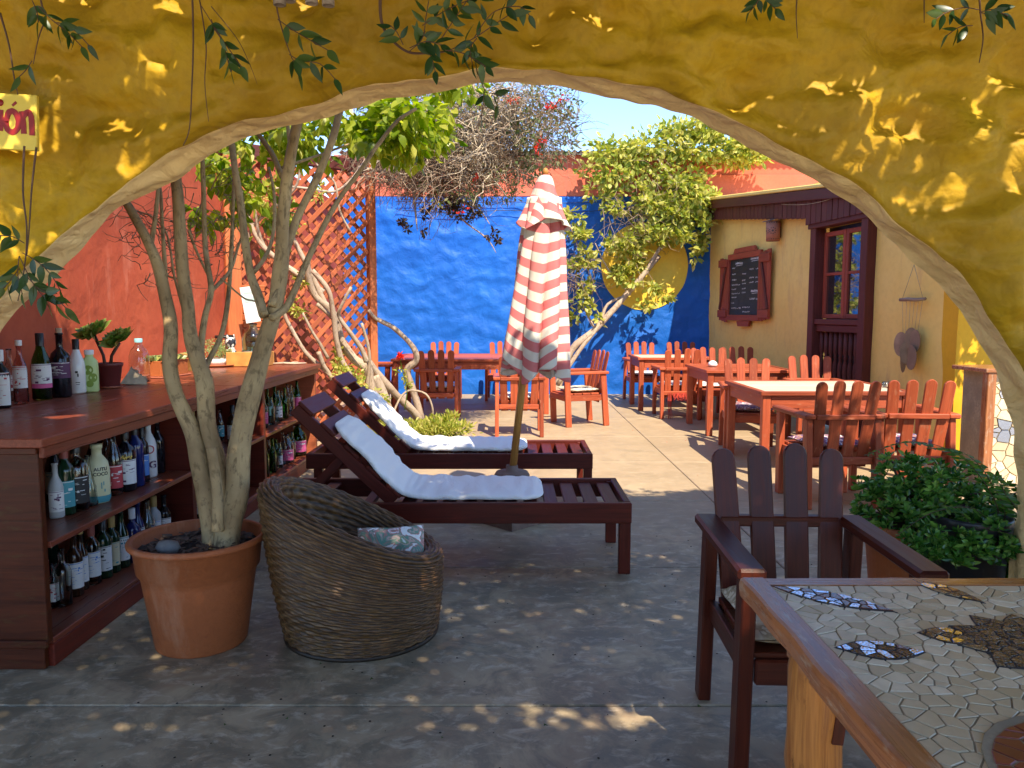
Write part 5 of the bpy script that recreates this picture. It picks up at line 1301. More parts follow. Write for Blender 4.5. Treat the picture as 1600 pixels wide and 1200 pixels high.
def tile_mb(poly, z0, z1, b=.0012, tilt=0):
    if sum(poly[i][0]*poly[(i+1) % len(poly)][1]-poly[(i+1) % len(poly)][0]*poly[i][1] for i in range(len(poly))) < 0: poly = poly[::-1]
    n = len(poly); cx_ = sum(p[0] for p in poly)/n; cy_ = sum(p[1] for p in poly)/n; s_ = math.sqrt(area(poly)); k = max(.5, 1-2*b/s_); ax, ay = random.gauss(0, tilt), random.gauss(0, tilt)
    zz = lambda p: z1+ax*(p[0]-cx_)+ay*(p[1]-cy_)
    V_ = [(p[0], p[1], z0) for p in poly]+[(p[0], p[1], zz(p)-b) for p in poly]+[(cx_+(p[0]-cx_)*k, cy_+(p[1]-cy_)*k, zz(p)) for p in poly]
    fs = [(i, (i+1) % n, n+(i+1) % n, n+i) for i in range(n)]+[(n+i, n+(i+1) % n, 2*n+(i+1) % n, 2*n+i) for i in range(n)]+[tuple(range(2*n, 3*n))]
    off = (U(0, 50), U(0, 50), U(0, 9)); return MB().add(V_, fs, [(v[0]+off[0], v[1]+off[1], v[2]+off[2]) for v in V_])
def m_tile(name, a, b_, rough=.3, sc=22, metal=0, bump=.0):
    t = NT(name); q = t.oi(); cc = t.ramp(q, [(0, a), (1, b_)]); n = t.noise(t.gco(), sc, 4, .6, .6); cc = t.mix(t.ramp(n, [(.35, (.3,)*3), (.6, (0,)*3)]), cc, mul(a, .8))
    t.col(cc); t.set('Roughness', rough); t.set('Metallic', metal)
    if bump: vo = t.n('ShaderNodeTexVoronoi'); vo.inputs['Scale'].default_value = 160; t.l(t.gco(), vo.inputs['Vector']); t.bump(vo.outputs['Distance'], bump, .003)
    return t.m
TM = {'cream': m_tile('cream_tile', (.50, .38, .21), (.80, .69, .48), .40), 'dark': m_tile('dark_textured_tile', (.05, .035, .028), (.13, .09, .05), .25, 30, .2, .9), 'mirror': m_tile('mirror_tile', (.45, .5, .6), (.6, .62, .7), .1, 30, 1.0, .15),
      'brown': m_tile('brown_glazed_tile', (.12, .045, .03), (.20, .08, .05), .15, 30, 0, .1), 'red': m_tile('brick_red_tile', (.16, .035, .02), (.24, .05, .03), .35), 'bronze': m_tile('bronze_textured_tile', (.16, .10, .05), (.28, .20, .11), .25, 30, .4, .9)}
def leafshape(ax, ay, bx, by, w_, n=7):
    a = Vector((ax, ay)); b = Vector((bx, by)); d = b-a; L_ = d.length; x = d/L_; y = Vector((-x.y, x.x)); up = []; dn_ = []
    for k in range(n+1): t = k/n; q = w_*math.sin(math.pi*t); up.append(a+d*t+y*q); dn_.append(a+d*t-y*q)
    p = dn_+up[::-1][1:-1]; return [(q.x-MX0, q.y-MY0) for q in p]
fc = (1.10, 1.52)
petals = [(leafshape(.655, 1.875, .88, 1.715, .040), ['brown', 'mirror', 'dark', 'mirror', 'brown']), (leafshape(.665, 1.52, .835, 1.50, .042), ['mirror', 'dark', 'mirror', 'brown']),
          (leafshape(.875, 1.595, .985, 1.565, .040), ['mirror', 'bronze', 'mirror', 'dark']), (leafshape(1.03, 1.925, 1.12, 1.77, .028), ['mirror', 'brown', 'bronze']),
          ]
for k in range(11):
    a = 2*math.pi*k/11+.2; r0, r1 = .05, .175
    petals.append((leafshape(fc[0]+r0*math.cos(a), fc[1]+r0*math.sin(a), fc[0]+r1*math.cos(a), fc[1]+r1*math.sin(a), .038), ['dark', 'bronze', 'dark']))
cn = 14; petals.append(([(fc[0]-MX0+.06*math.cos(2*math.pi*k/cn), fc[1]-MY0+.06*math.sin(2*math.pi*k/cn)) for k in range(cn)], ['dark', 'bronze']))
rc = (.91, 1.05); petals.append(([(rc[0]-MX0+.185*math.cos(2*math.pi*k/24), rc[1]-MY0+.185*math.sin(2*math.pi*k/24)) for k in range(24)], ['red']))
def inside(p, poly):
    s_ = None; n = len(poly)
    for i in range(n):
        a, b = poly[i], poly[(i+1) % n]; c = (b[0]-a[0])*(p[1]-a[1])-(b[1]-a[1])*(p[0]-a[0])
        if s_ is None: s_ = c > 0
        elif (c > 0) != s_: return False
    return True
D0, D1, E0, E1 = ew+.003, mw-ew-.003, ew+.003, mh-ew-.003
seeds = []
random.seed(11)
stp = .0335; yy = E0
while yy < E1:
    xx = D0+U(0, stp)
    while xx < D1: seeds.append((xx+random.gauss(0, .011), yy+random.gauss(0, .010))); xx += stp*1.28*U(.65, 1.35)
    yy += stp*.9
cl = [(i, p) for i, p in cells(seeds, [(D0, E0), (D1, E0), (D1, E1), (D0, E1)], .0032) if area(p) > 1.0e-4]
keep = []
for i, p in cl:
    c = (sum(q[0] for q in p)/len(p), sum(q[1] for q in p)/len(p))
    if any(all(inside(q, pt) for q in p) for pt, _ in petals): continue
    if any((c[0]-fc[0]+MX0)**2+(c[1]-fc[1]+MY0)**2 < .13**2 for _ in (0,)): continue
    keep.append((c, p))
keep.sort(key=lambda k_: -( (k_[0][1]) ) + 2.0*max(0, k_[0][0]-.75))      # those in view first
rest = MB()
for k, (c, p) in enumerate(keep):
    m1 = tile_mb(p, MZ-.004, MZ+.0014+U(-.0004, .0006), tilt=.008)
    if k < 292: m1.build('tile', TM['cream'], MT)
    else: rest.add(m1.v, m1.f, m1.g)
if rest.v: tag(rest.build('tile_field', TM['cream'], MT), kind='stuff')
for pi_, (pt, kinds) in enumerate(petals):
    n = len(pt); cx_ = sum(p[0] for p in pt)/n; cy_ = sum(p[1] for p in pt)/n
    big = [(cx_+(p[0]-cx_)*1.06, cy_+(p[1]-cy_)*1.12) for p in pt]
    tile_mb(big, MZ-.004, MZ+.0022+.0001*pi_, b=.0008).build('motif_bed', M['gdark'] if kinds != ['red'] else M['grout'], MT)
    if sum(pt[i][0]*pt[(i+1) % n][1]-pt[(i+1) % n][0]*pt[i][1] for i in range(n)) < 0: pt = pt[::-1]
    xs = [p[0] for p in pt]; ys_ = [p[1] for p in pt]; A_ = area(pt); ns = max(3, int(A_/(.00055 if kinds != ['red'] else .0012))); sd_ = []
    while len(sd_) < ns:
        q = (U(min(xs), max(xs)), U(min(ys_), max(ys_)))
        if inside(q, pt) and all((q[0]-s_[0])**2+(q[1]-s_[1])**2 > A_/ns*.35 for s_ in sd_) or random.random() < .002: sd_.append(q)
    for i, p in cells(sd_, pt, .0035) if len(sd_) > 1 else []:
        if area(p) > 2e-5: tile_mb(p, MZ-.002, MZ+.0036+.0001*pi_+U(0, .0006), tilt=.008).build('motif_tile', TM[random.choice(kinds)], MT)

# ================================================================== MOSAIC BAR AT THE RIGHT
GB_ = thing('mosaic_counter', 'stone mosaic counter front with wooden corner post behind the arch pillar', 'counter', (3.92, 6.28, 0))
MB().box((.46, .22, .475), (.86, .4, .95), ch=.004).build('core', M['grout'], GB_)
MB().box((.0, .0, .48), (.075, .075, .96), ch=.006).build('corner_post', M['edge'], GB_)
MB().box((.43, .2, .975), (.98, .5, .035), ch=.006).build('top_board', M['edge'], GB_)
random.seed(5)
sds = [(U(.05, .85), U(.03, .93)) for _ in range(150)]
for i, p in cells(sds, [(.045, .02), (.86, .02), (.86, .94), (.045, .94)], .008):
    if area(p) < 2e-4: continue
    c = (sum(q[0] for q in p)/len(p), sum(q[1] for q in p)/len(p)); mb = tile_mb(p, .0, .010)
    mb.v = [(v[0], .02-v[2], v[1]) for v in mb.v]; mb.f = [f[::-1] for f in mb.f]
    d_ = math.hypot(c[0]-.16, c[1]-.45); kind_ = 'mirror' if d_ < .09 or (.76 < c[1] < .80) else 'cream'
    mb.build('tile', TM[kind_], GB_)

# ================================================================== BUSHES IN POTS AT THE RIGHT
BP = pot('terracotta_tub', 'brownish red clay tub behind the dark chair arm', 'plant pot', (1.95, 3.72, 0), .20, .42, M['terra'], .75)
BJ = thing('jade_bush', 'dense dark green jade like bush in front of the right arch pillar', 'bush', (1.95, 3.75, .38)); bj = Vector((1.95, 3.75, .38))
JB = [(1430, 755, 55, 40, 700), (1400, 790, 55, 35, 600), (1480, 790, 70, 45, 900), (1540, 810, 50, 50, 600), (1450, 830, 60, 35, 600), (1380, 775, 25, 18, 160), (1370, 815, 25, 15, 130), (1510, 750, 35, 22, 200), (1500, 850, 60, 35, 500), (1420, 725, 25, 12, 90), (1575, 860, 40, 35, 450), (1440, 880, 60, 22, 500), (1530, 890, 60, 22, 500), (1590, 780, 20, 30, 200)]
rosC = []; rosN = []; rosL = []; rosW = []
for c, r, n in pb(JB, 3.7, bj, .32)+pb([(1500, 860, 60, 30, 500), (1560, 850, 35, 35, 300), (1450, 850, 40, 25, 300)], 3.3, bj, .08):
    for _ in range(n//8):
        d = Vector([random.gauss(0, 1) for _ in range(3)]).normalized()*random.random()**.4
        p = Vector((c[0]+d.x*r[0], c[1]+d.y*r[1], c[2]+d.z*r[2])); ax = (Vector((d.x, d.y-.2, abs(d.z)+.9))+Vector([random.gauss(0, .25) for _ in range(3)])).normalized()
        s1 = ax.orthogonal().normalized(); s2 = ax.cross(s1)
        for k in range(9):
            a = 2.4*k; el = lerp(.25, 1.1, k/9); dd = (s1*math.cos(a)+s2*math.sin(a))*math.cos(el)+ax*math.sin(el); rosC.append(tuple(p+dd*.004)); rosN.append(tuple(dd)); rosL.append(lerp(.05, .028, k/9)*U(.85, 1.15)); rosW.append(.021)
tag(link('crown', leaves_mesh('crown', M['jade'], rosC, rosN, rosL, rosW, .1), BJ), kind='stuff')
mb = MB()
for c, r, n in pb(JB, 3.72, bj, .2):
    for _ in range(3): mb.tube([(U(-.05, .05), U(-.05, .05), -.02), tuple(c*.5+Vector((U(-.05, .05), 0, .03))), tuple(Vector(c)+Vector((U(-.1, .1), U(-.1, .1), U(-.05, .05))))], [.012, .008, .004], 6)
mb.build('stems', M['stem'], BJ)
BP2 = pot('dark_glazed_pot', 'dark glazed pot with fern at the foot of the arch pillar', 'plant pot', (2.12, 3.48, 0), .17, .52, M['black'], .8)
FN = thing('fern', 'feathery green fern arching over the jade bush', 'fern', (2.12, 3.5, .5)); fn = Vector((2.12, 3.5, .5))
def frond(pts, n=26, wd=.075):
    P_ = catmull([tuple(p) for p in pts], 10); m_ = len(P_); mb = MB().tube(P_, [lerp(.003, .001, i/(m_-1)) for i in range(m_)], 5)
    C = []; N = []; L_ = []
    for k in range(n*2):
        t = (k//2+1)/(n+1); i = min(m_-2, int(t*(m_-1))); p = P_[i].lerp(P_[i+1], t*(m_-1)-i); d = (P_[i+1]-P_[i]).normalized(); s_ = d.cross(Vector((0, 0, 1))).normalized()*(1 if k % 2 else -1)
        C.append(tuple(p)); N.append(tuple(s_+d*.35-Vector((0, 0, .25)))); L_.append(wd*math.sin(math.pi*min(1, t*.85+.12))**.7)
    o = mb.build('frond', M['stem'], FN); return o, C, N, L_
FRS = [[(2.12, 3.5), [(1560, 800), (1510, 720), (1430, 690), (1350, 712)]], [(0, 0), [(1570, 810), (1540, 740), (1500, 705), (1450, 700)]], [(0, 0), [(1590, 880), (1530, 800), (1460, 800), (1400, 838)]], [(0, 0), [(1590, 900), (1560, 850), (1500, 850), (1460, 880)]], [(0, 0), [(1600, 850), (1590, 800), (1570, 770), (1560, 745)]], [(0, 0), [(1600, 870), (1600, 850), (1595, 840), (1560, 830)]], [(0, 0), [(1595, 880), (1550, 860), (1500, 800), (1470, 790)]]]
for k, (_, px) in enumerate(FRS):
    pts = [PY(u, v, 3.45-.06*i)-fn for i, (u, v) in enumerate(px)]; pts = [Vector((0, 0, 0))]+pts
    o, C, N, L_ = frond(pts, 34, .062)
    link('leaflets', leaves_mesh('leaflets', M['fern'], C, N, L_, [max(.008, l*.26) for l in L_], .05), o)

CL = thing('leaf_shadow_creeper', 'unseen leafy creeper added to cast leaf shadows on the golden wall end', 'creeper', (4.9, 6.6, 2.85))  # out of view, added to throw leaf shadows on the return wall
C, N = blob_pts([((-.05, -.1, .0), (.6, .35, .3), 1100), ((-.35, .1, -.45), (.3, .3, .4), 420), ((.3, -.1, -.4), (.3, .3, .4), 500)])
tag(link('foliage', leaves_mesh('foliage', M['vine'], C, N, RNG.uniform(.08, .14, len(C)), RNG.uniform(.04, .07, len(C))), CL), kind='stuff')
MB().tube([(.6, .35, .4), (.3, .1, .2), (-.1, -.1, .0), (-.45, -.15, -.3)], [.02, .015, .01, .006], 7).build('stem', M['vinebark'], CL)
# ---- ground bed at the vine's foot
GBD = thing('planting_bed', 'low patch of yellow green ground plants round the vine foot', 'plant bed', (-1.05, 8.6, 0)); gb = Vector((-1.05, 8.6, 0))
mb = MB(); Pg = []
for j in range(10):
    for i in range(36): a = 2*math.pi*i/36; r = (j/9)*(1+.15*noise.noise(Vector((math.cos(a), math.sin(a), 3)))); Pg.append((r*.62*math.cos(a), r*.55*math.sin(a), .10*(1-(j/9)**3)+.02*noise.noise(Vector((i, j, 0)))+(.002 if j < 9 else -.02)))
mb.grid(Pg, 36, 10, closeu=True); mb.build('soil_mound', M['soil'], GBD)
C, N = blob_pts([((0, -.1, .14), (.5, .35, .10), 1500), ((.35, -.1, .2), (.2, .2, .12), 420)]); N[:, 2] += 1.1
tag(link('ground_cover', leaves_mesh('ground_cover', M['vine'], C, N, RNG.uniform(.04, .09, len(C)), RNG.uniform(.012, .03, len(C))), GBD), kind='stuff')
MB().tube([(.45, -.4, .06), (.62, -.3, .08)], [.05, .045], 10, lump=.2).build('edge_log', M['vinebark'], GBD)
RF = thing('red_flower', 'single bright red flower on a thin stem before the lattice post', 'flower', tuple(PY(632, 640, 8.2))); rf = PY(632, 640, 8.2)
ptube([(632, 640), (636, 610), (630, 585), (625, 560)], 8.2, 8.15, .006, .004, RF, rf, 'stem', M['ficuso'], 6, 4, 0)
pc = PY(625, 556, 8.14)-rf; C = [tuple(pc)]*40; N = [(random.gauss(0, 1), random.gauss(0, 1), random.gauss(0, .8)) for _ in range(40)]
link('blossom', leaves_mesh('blossom', M['redfl'], C, N, RNG.uniform(.04, .07, 40), RNG.uniform(.02, .03, 40)), RF)
C, N = blob_pts([(PY(638, 600, 8.2)-rf, (.07, .05, .12), 50), (PY(622, 577, 8.2)-rf, (.07, .05, .03), 16)]); link('stem_leaves', leaves_mesh('stem_leaves', M['vine'], C, N, RNG.uniform(.03, .06, len(C)), RNG.uniform(.015, .025, len(C))), RF)

# ================================================================== ON THE HOUSE WALL
def wall_thing(name, label, cat, s, z, out=.0):
    nrm = Vector((WD.y, -WD.x, 0)); return thing(name, label, cat, tuple(A0+WD*s+nrm*out+Vector((0, 0, z))), WA)
MBD = wall_thing('menu_board', 'chalkboard menu with open red wooden shutters on the yellow wall', 'menu board', 1.5, 1.85, .02)
SM = M['shutter']
def wb(c, d, nm, m_=None, rot=None, ch=.004): return MB().box(c, d, rot, ch).build(nm, m_ or SM, MBD)
wb((0, -.02, 0), (1.06, .02, .90), 'chalkboard', m_plain('blackboard', (.022, .030, .040), .55, .35, 6, .05))
wb((0, -.035, .485), (1.16, .05, .09), 'frame_rail'); wb((0, -.035, -.485), (1.16, .05, .09), 'frame_rail'); wb((-.56, -.035, 0), (.07, .05, .88), 'frame_stile'); wb((.56, -.035, 0), (.07, .05, .88), 'frame_stile')
MB().prism([(-.40, .535), (.40, .535), (.34, .61), (-.34, .61)], .04, None, (0, -.03, 0)).build('crest', SM, MBD)
MB().prism([(-.22, -.535), (.24, -.535), (.20, -.62), (-.17, -.62)], .04, None, (0, -.03, 0)).build('lower_bracket', SM, MBD)
for sg in (-1, 1):
    x0 = sg*.74
    for k in range(3): wb((x0+(k-1)*.105, -.045, -.02+.015*k*sg), (.10, .022, 1.02), 'shutter_board')
    wb((x0, -.07, .40), (.33, .026, .12), 'batten'); wb((x0, -.07, -.42), (.33, .026, .12), 'batten')
    MB().beam((x0-sg*.10, -.068, .33), (x0+sg*.12, -.068, -.35), .05, .02, up=(0, 1, 0)).build('brace', M['trim'], MBD)
mb = MB(); random.seed(21)
def scrib(x, z, L_, h=.022):
    px = x
    while px < x+L_:
        w_ = U(.012, .022); a = (px, z+U(0, .3)*h); 
        for k in range(3):
            b = (px+U(0, w_), z+U(-.1, 1.0)*h); dx, dz = b[0]-a[0], b[1]-a[1]; l = math.hypot(dx, dz)+1e-4; nx_, nz_ = -dz/l*.003, dx/l*.003
            mb.add([(a[0]+nx_, -.0315, a[1]+nz_), (a[0]-nx_, -.0315, a[1]-nz_), (b[0]-nx_, -.0315, b[1]-nz_), (b[0]+nx_, -.0315, b[1]+nz_)], [(0, 1, 2, 3)]); a = b
        px += w_*1.15
for k, z in enumerate((.30, .20, .11, .03, -.04, -.11, -.17, -.26)):
    scrib(-.46, z, U(.10, .32) if k not in (0, 7) else .1)
for z in (.19, .09, .04, -.04, -.10): scrib(-.08, z, .12)
for z in (-.33, -.40): scrib(-.05, z, .26)
scrib(-.46, -.34, .34)
for z in (.25, .12, .05): scrib(.17, z, .15); scrib(.38, z, .10)
scrib(.20, -.21, .18, .035); scrib(.42, -.21, .09, .035)
for (x, z, L_) in ((-.34, .36, .26), (.20, .40, .30), (.24, -.09, .26)):
    for q in range(3): scrib(x+.002*q, z, L_, .035)
    mb.add([(x+.03, -.0315, z-.025), (x+L_, -.0315, z-.02), (x+L_, -.0315, z-.014), (x+.03, -.0315, z-.019)], [(0, 1, 2, 3)])
mb.build('chalk_writing', M['chalk'], MBD)
s_, z_ = WP(1208, 360, .12)
LN = wall_thing('clay_lantern', 'perforated terracotta wall lantern above the chalkboard', 'wall lamp', s_, z_, .12)
tp = m_plain('lantern_clay', (.42, .17, .10), .75, .15, 20, .2)
MB().lathe([(.085, -.15), (.092, -.15), (.10, .13), (.092, .13), (.085, -.145)], n=28).build('body', tp, LN)
mb = MB()
for (z, n, r) in ((.10, 22, .011), (-.12, 22, .011)):
    for k in range(n): a = 2*math.pi*k/n; rr1 = .0955+.003*(z > 0); mb.lathe([(0, 0), (r*.8, 0)], (0, 0, 0), n=8); 
    mb = MB() if z == .10 else mb
hole = MB()
def dot(a, z, r):
    rr1 = .1005-.008*(.13-z)/.28+.001; vs = [(rr1*math.cos(a), rr1*math.sin(a), z)]; n = 8
    for k in range(n): q = 2*math.pi*k/n; aa = a+r*math.cos(q)/rr1; vs.append((rr1*math.cos(aa), rr1*math.sin(aa), z+r*math.sin(q)))
    hole.add(vs, [(0, k+1, (k+1) % n+1) for k in range(n)])
for k in range(18): dot(2*math.pi*k/18, .105, .008); dot(2*math.pi*k/18, -.125, .008)
for ctr in (R(-90), R(-150), R(-30)):
    dot(ctr, -.01, .015)
    for k in range(9): q = 2*math.pi*k/9; dot(ctr+.042*math.cos(q)/.096, -.01+.042*math.sin(q), .0085)
hole.build('pierced_holes', M['black'], LN)
MB().box((0, .0, .155), (.24, .22, .014), Euler((R(14), 0, 0)), .004).build('slate_cap', M['stone'], LN)
MB().box((0, .08, .0), (.04, .06, .2)).build('wall_bracket', M['trim'], LN)
s_, z_ = WP(1427, 468, .06)
CHM = wall_thing('shell_chime', 'driftwood chime with flat brown capiz discs hanging on the yellow wall', 'wind chime', s_, z_, .07)
MB().tube([(-.20, 0, 0), (-.06, 0, .004), (.07, 0, -.003), (.20, 0, .003)], [.017, .021, .020, .016], 10, lump=.3).build('driftwood_bar', M['grey'], CHM)
MB().tube([(-.16, 0, .02), (0, 0, .36)], .0025, 4).tube([(.16, 0, .02), (0, 0, .36)], .0025, 4).build('hanger', M['palet'], CHM)
mb = MB()
for k in range(6): x = -.16+.064*k; mb.tube([(x, 0, -.01), (x*.7, -.01, -.36-.03*(k % 3))], .002, 4)
mb.build('strings', M['palet'], CHM)
dm = m_plain('brown_disc', (.28, .19, .12), .6, .35, 9, .3)
for (x, z, rx, rz_, ry) in ((-.12, -.47, .085, .13, 14), (-.05, -.52, .05, .17, -50), (.04, -.41, .07, .12, 30), (.10, -.43, .075, .12, 5), (.08, -.60, .10, .13, -6), (.00, -.55, .06, .12, 60), (-.07, -.62, .03, .15, 70)):
    pl = [(rx*math.cos(2*math.pi*k/18), rz_*math.sin(2*math.pi*k/18)) for k in range(18)]
    MB().prism(pl, .008, Matrix.Rotation(R(ry), 3, 'Z'), (x, U(-.05, .0), z)).build('disc', dm, CHM)
WR = thing('loose_wire', 'thin loose wire sagging under the boarded eave', 'wire', tuple(A0)); nrm = Vector((WD.y, -WD.x, 0))
MB().tube([nrm*.19+WD*lerp(2.9, 4.75, k/12)+Vector((0, 0, 2.92-.08*math.sin(math.pi*k/12*1.0)-.05*k/12)) for k in range(13)], .004, 5).build('strand', M['palet'], WR)

# ================================================================== ON THE ARCH WALL
SG = thing('yellow_sign', 'yellow board with dark red lettering nailed at the left of the arch', 'sign', (-1.90, YF-.15, 2.165), (0, R(2.5), 0))
sy_ = m_plain('sign_yellow', (.80, .58, .07), .5, .08, 12, .05)
MB().box((-.19, 0, 0), (.60, .02, .205), ch=.003).build('board', sy_, SG)
ri = m_plain('sign_red', (.30, .008, .008), .5, .1, 20, 0)
def strokes(paths, wd=.019):
    mb = MB()
    for pk, p in enumerate(paths):
        q = catmull([(a, 0, b) for a, b in p], 8) if len(p) > 2 else [Vector((a, 0, b)) for a, b in p]; n = len(q); V_ = []
        for i in range(n):
            d = (q[min(i+1, n-1)]-q[max(i-1, 0)]).normalized(); nn_ = Vector((-d.z, 0, d.x)); w_ = wd*(.5+.06*noise.noise(Vector((i*.4, p[0][0]*30, 0))))
            for yy_ in (-.0115-.0005*pk, -.0100): V_ += [q[i]+nn_*w_+Vector((0, yy_, 0)), q[i]-nn_*w_+Vector((0, yy_, 0))]
        fs = []
        for i in range(n-1): a = i*4; b = a+4; fs += [(a, a+1, b+1, b), (a, b, b+2, a+2), (a+1, a+3, b+3, b+1)]
        fs += [(0, 2, 3, 1), ((n-1)*4, (n-1)*4+1, (n-1)*4+3, (n-1)*4+2)]
        mb.add([tuple(v) for v in V_], fs)
    return mb
X = .108     # board's right edge
cxo = .018
def circ(cx, cz, rx, rz_, n=12): return [(cx+rx*math.cos(2*math.pi*k/n+1.2), cz+rz_*math.sin(2*math.pi*k/n+1.2)) for k in range(n+1)]
S_ = 0.0005*1000/1000
def sp2(u, v): p = PY(u, v, YF-.15); return (p.x+1.90, p.z-2.165)
paths = [[sp2(3, 173), sp2(4, 190), sp2(4, 206)], [sp2(12, 192), sp2(16, 177), sp2(24, 175), sp2(31, 186), sp2(31, 200), sp2(24, 207), sp2(15, 203), sp2(12, 191)], [sp2(36, 174), sp2(39, 190), sp2(41, 209)], [sp2(38, 182), sp2(46, 175), sp2(51, 182), sp2(53, 197), sp2(54, 211)]]
strokes(paths, .021).build('lettering', ri, SG)
strokes([[sp2(21, 166), sp2(27, 160)]], .009).build('accent', ri, SG)
p = sp2(2, 162); MB().lathe([(0, 0), (.013, 0), (.013, .0015), (0, .0015)], n=14).build('letter_dot', ri, SG, (p[0], -.011, p[1]), (R(90), 0, 0))
# earlier letters of the word, outside the picture to the left
strokes([[(-.19, .03), (-.24, .04), (-.255, 0), (-.24, -.04), (-.19, -.03)]], .021).build('lettering', ri, SG)

# hanging vines: compound leaves with single leaflets
wl = [blade(5, .075, .026, .10, .012).mesh('leaflet', M['wist']), blade(5, .07, .03, .12, .0).mesh('leaflet', M['wist'])]
VG = 'vine sprays hanging in front of the arch'
def spray(label, px, Y=2.85, pairs=4, size=1.0, w=.004, subs=(), drop=True):
    base = PY(px[0][0], px[0][1], Y); t_ = thing('hanging_vine', label, 'vine', tuple(base), 0, VG)
    P_ = catmull([tuple(PY(u, v, Y+.012*i)-base) for i, (u, v) in enumerate(px)], 6)
    MB().tube(P_, [lerp(w, w*.4, i/(len(P_)-1)) for i in range(len(P_))], 6).build('stem', M['stem'], t_)
    for (path, n) in subs:
        Q = catmull([tuple(PY(u, v, Y-.02)-base) for u, v in path], 6); MB().tube(Q, [.0018]*len(Q), 5).build('leaf_stalk', M['stem'], t_)
        for k in range(n):
            t = .25+.75*k/max(1, n-1); i = min(len(Q)-2, int(t*(len(Q)-1))); d = (Q[i+1]-Q[i]).normalized()
            for sg in ((-1, 1) if k < n-1 else (0,)):
                sv = Vector((-d.z, 0, d.x))*sg; dr = (d*.7+sv*.8+Vector((0, U(-.4, .3), -.35))).normalized()
                o = link('leaflet', random.choice(wl), t_, tuple(Q[i])); o.rotation_euler = dr.to_track_quat('X', 'Y').to_euler(); o.rotation_euler.rotate_axis('X', U(-.8, .8)); s1 = size*U(.75, 1.1); o.scale = (s1, s1, s1)
    return t_
random.seed(31)
spray('big wisteria spray with a thick curved stem at the top centre', [(596, -30), (594, 10), (598, 40), (612, 62), (640, 82), (680, 82), (700, 80)], 2.8, w=.007, size=.95, subs=[
    ([(700, 80), (740, 60), (770, 40), (800, 20)], 5), ([(740, 60), (770, 20), (810, 10), (828, 25)], 4), ([(690, 78), (720, 82), (745, 95), (760, 105)], 5), ([(640, 80), (660, 60), (665, 30), (670, 0)], 5), ([(670, 82), (676, 95), (680, 112)], 3),
    ([(660, 40), (690, 20), (720, 5), (750, -5)], 5), ([(630, 70), (620, 50), (610, 40)], 3), ([(690, 60), (710, 30), (730, 0)], 5), ([(640, 75), (665, 65), (690, 70)], 4), ([(745, 60), (735, 75), (738, 100)], 3)])
spray('small dark leaved sprig left of centre over the arch', [(430, -10), (434, 20), (445, 60), (456, 90)], 2.82, subs=[([(434, 30), (455, 45), (480, 60), (515, 80)], 4), ([(452, 85), (470, 95), (500, 100), (525, 125)], 4), ([(455, 90), (462, 100), (465, 110)], 2)])
spray('drooping leafy sprig with long bare runners at the upper left', [(300, -20), (302, 60), (300, 130), (296, 200), (286, 228)], 2.84, subs=[([(330, 30), (335, 45), (345, 60)], 2), ([(315, 10), (340, 50), (360, 80), (378, 105)], 4), ([(350, 70), (356, 95), (362, 112)], 3)])
spray('vine sprig above the yellow sign', [(60, -20), (66, 10), (72, 25), (60, 60), (52, 100)], 2.82, subs=[([(60, 10), (80, 30), (105, 50), (130, 75)], 4), ([(50, 0), (58, 20), (60, 35)], 3), ([(85, 35), (110, 42), (140, 72)], 3), ([(50, 95), (40, 110), (30, 120)], 2)])
spray('long bare runners ending in a leafy tuft at the left pier', [(38, 228), (36, 300), (42, 360), (38, 420), (28, 470)], 2.8, subs=[([(38, 380), (20, 370), (0, 368)], 3), ([(35, 395), (60, 410), (80, 430), (95, 455)], 5), ([(30, 400), (50, 440), (70, 465), (90, 478)], 5), ([(30, 420), (15, 440), (5, 450)], 3), ([(40, 430), (60, 450), (82, 462), (104, 482)], 4), ([(30, 400), (28, 430), (35, 460)], 3)])
spray('thin brown twin runners below the yellow sign', [(57, 230), (50, 290), (46, 350), (42, 400)], 2.83)
spray('short palm like sprig at the top right', [(1530, -10), (1532, 20), (1536, 60), (1530, 98)], 2.85, subs=[([(1530, 15), (1505, 12), (1478, 20), (1462, 30)], 4), ([(1530, 20), (1550, 15), (1575, 25)], 3), ([(1520, 40), (1500, 42), (1480, 55)], 3), ([(1534, 20), (1552, 25), (1565, 22)], 2)])
spray('tiny sprig peeping from the top edge right of centre', [(1190, -15), (1192, 0)], 2.85, size=.8, subs=[([(1190, -8), (1180, 8), (1170, 20)], 3), ([(1192, -5), (1202, 5), (1212, 14)], 3)])
spray('thin straight runner hanging at the upper right', [(1246, -10), (1244, 20), (1246, 60)], 2.86, w=.003)
spray('thin dark runner near the right sprig', [(1444, -10), (1444, 36)], 2.86, w=.003)
spray('fine runner crossing the arch soffit into the sky', [(745, 110), (755, 135), (772, 165), (790, 200)], 2.9, w=.002, subs=[([(757, 140), (755, 160), (752, 185)], 2), ([(765, 145), (778, 150), (776, 165)], 2)])
spray('long thin bare runner left of the small dark sprig', [(312, 0), (322, 70), (320, 130), (326, 190)], 2.86, w=.003)
spray('slanting bare runner across the left plaster', [(330, 10), (370, 60), (390, 100), (402, 132)], 2.88, w=.002)
spray('left most brown runner beside the sign', [(0, 20), (14, 70), (22, 120), (28, 148)], 2.83, w=.004)
TC = thing('bamboo_chime', 'bamboo wind chime tubes poking down at the top edge', 'wind chime', tuple(PY(475, -40, 2.7))); tc = PY(475, -40, 2.7)
for u, l in ((437, 8), (452, 2), (487, 6), (513, 9)):
    c = PY(u, l, 2.7)-tc; MB().lathe([(.018, 0), (.021, 0), (.021, .16), (.018, .16), (.018, 0)], tuple(c), n=16).build('bamboo_tube', M['grey'], TC)
MB().box((0, 0, .14), (.24, .03, .02)).build('crossbar', M['grey'], TC)

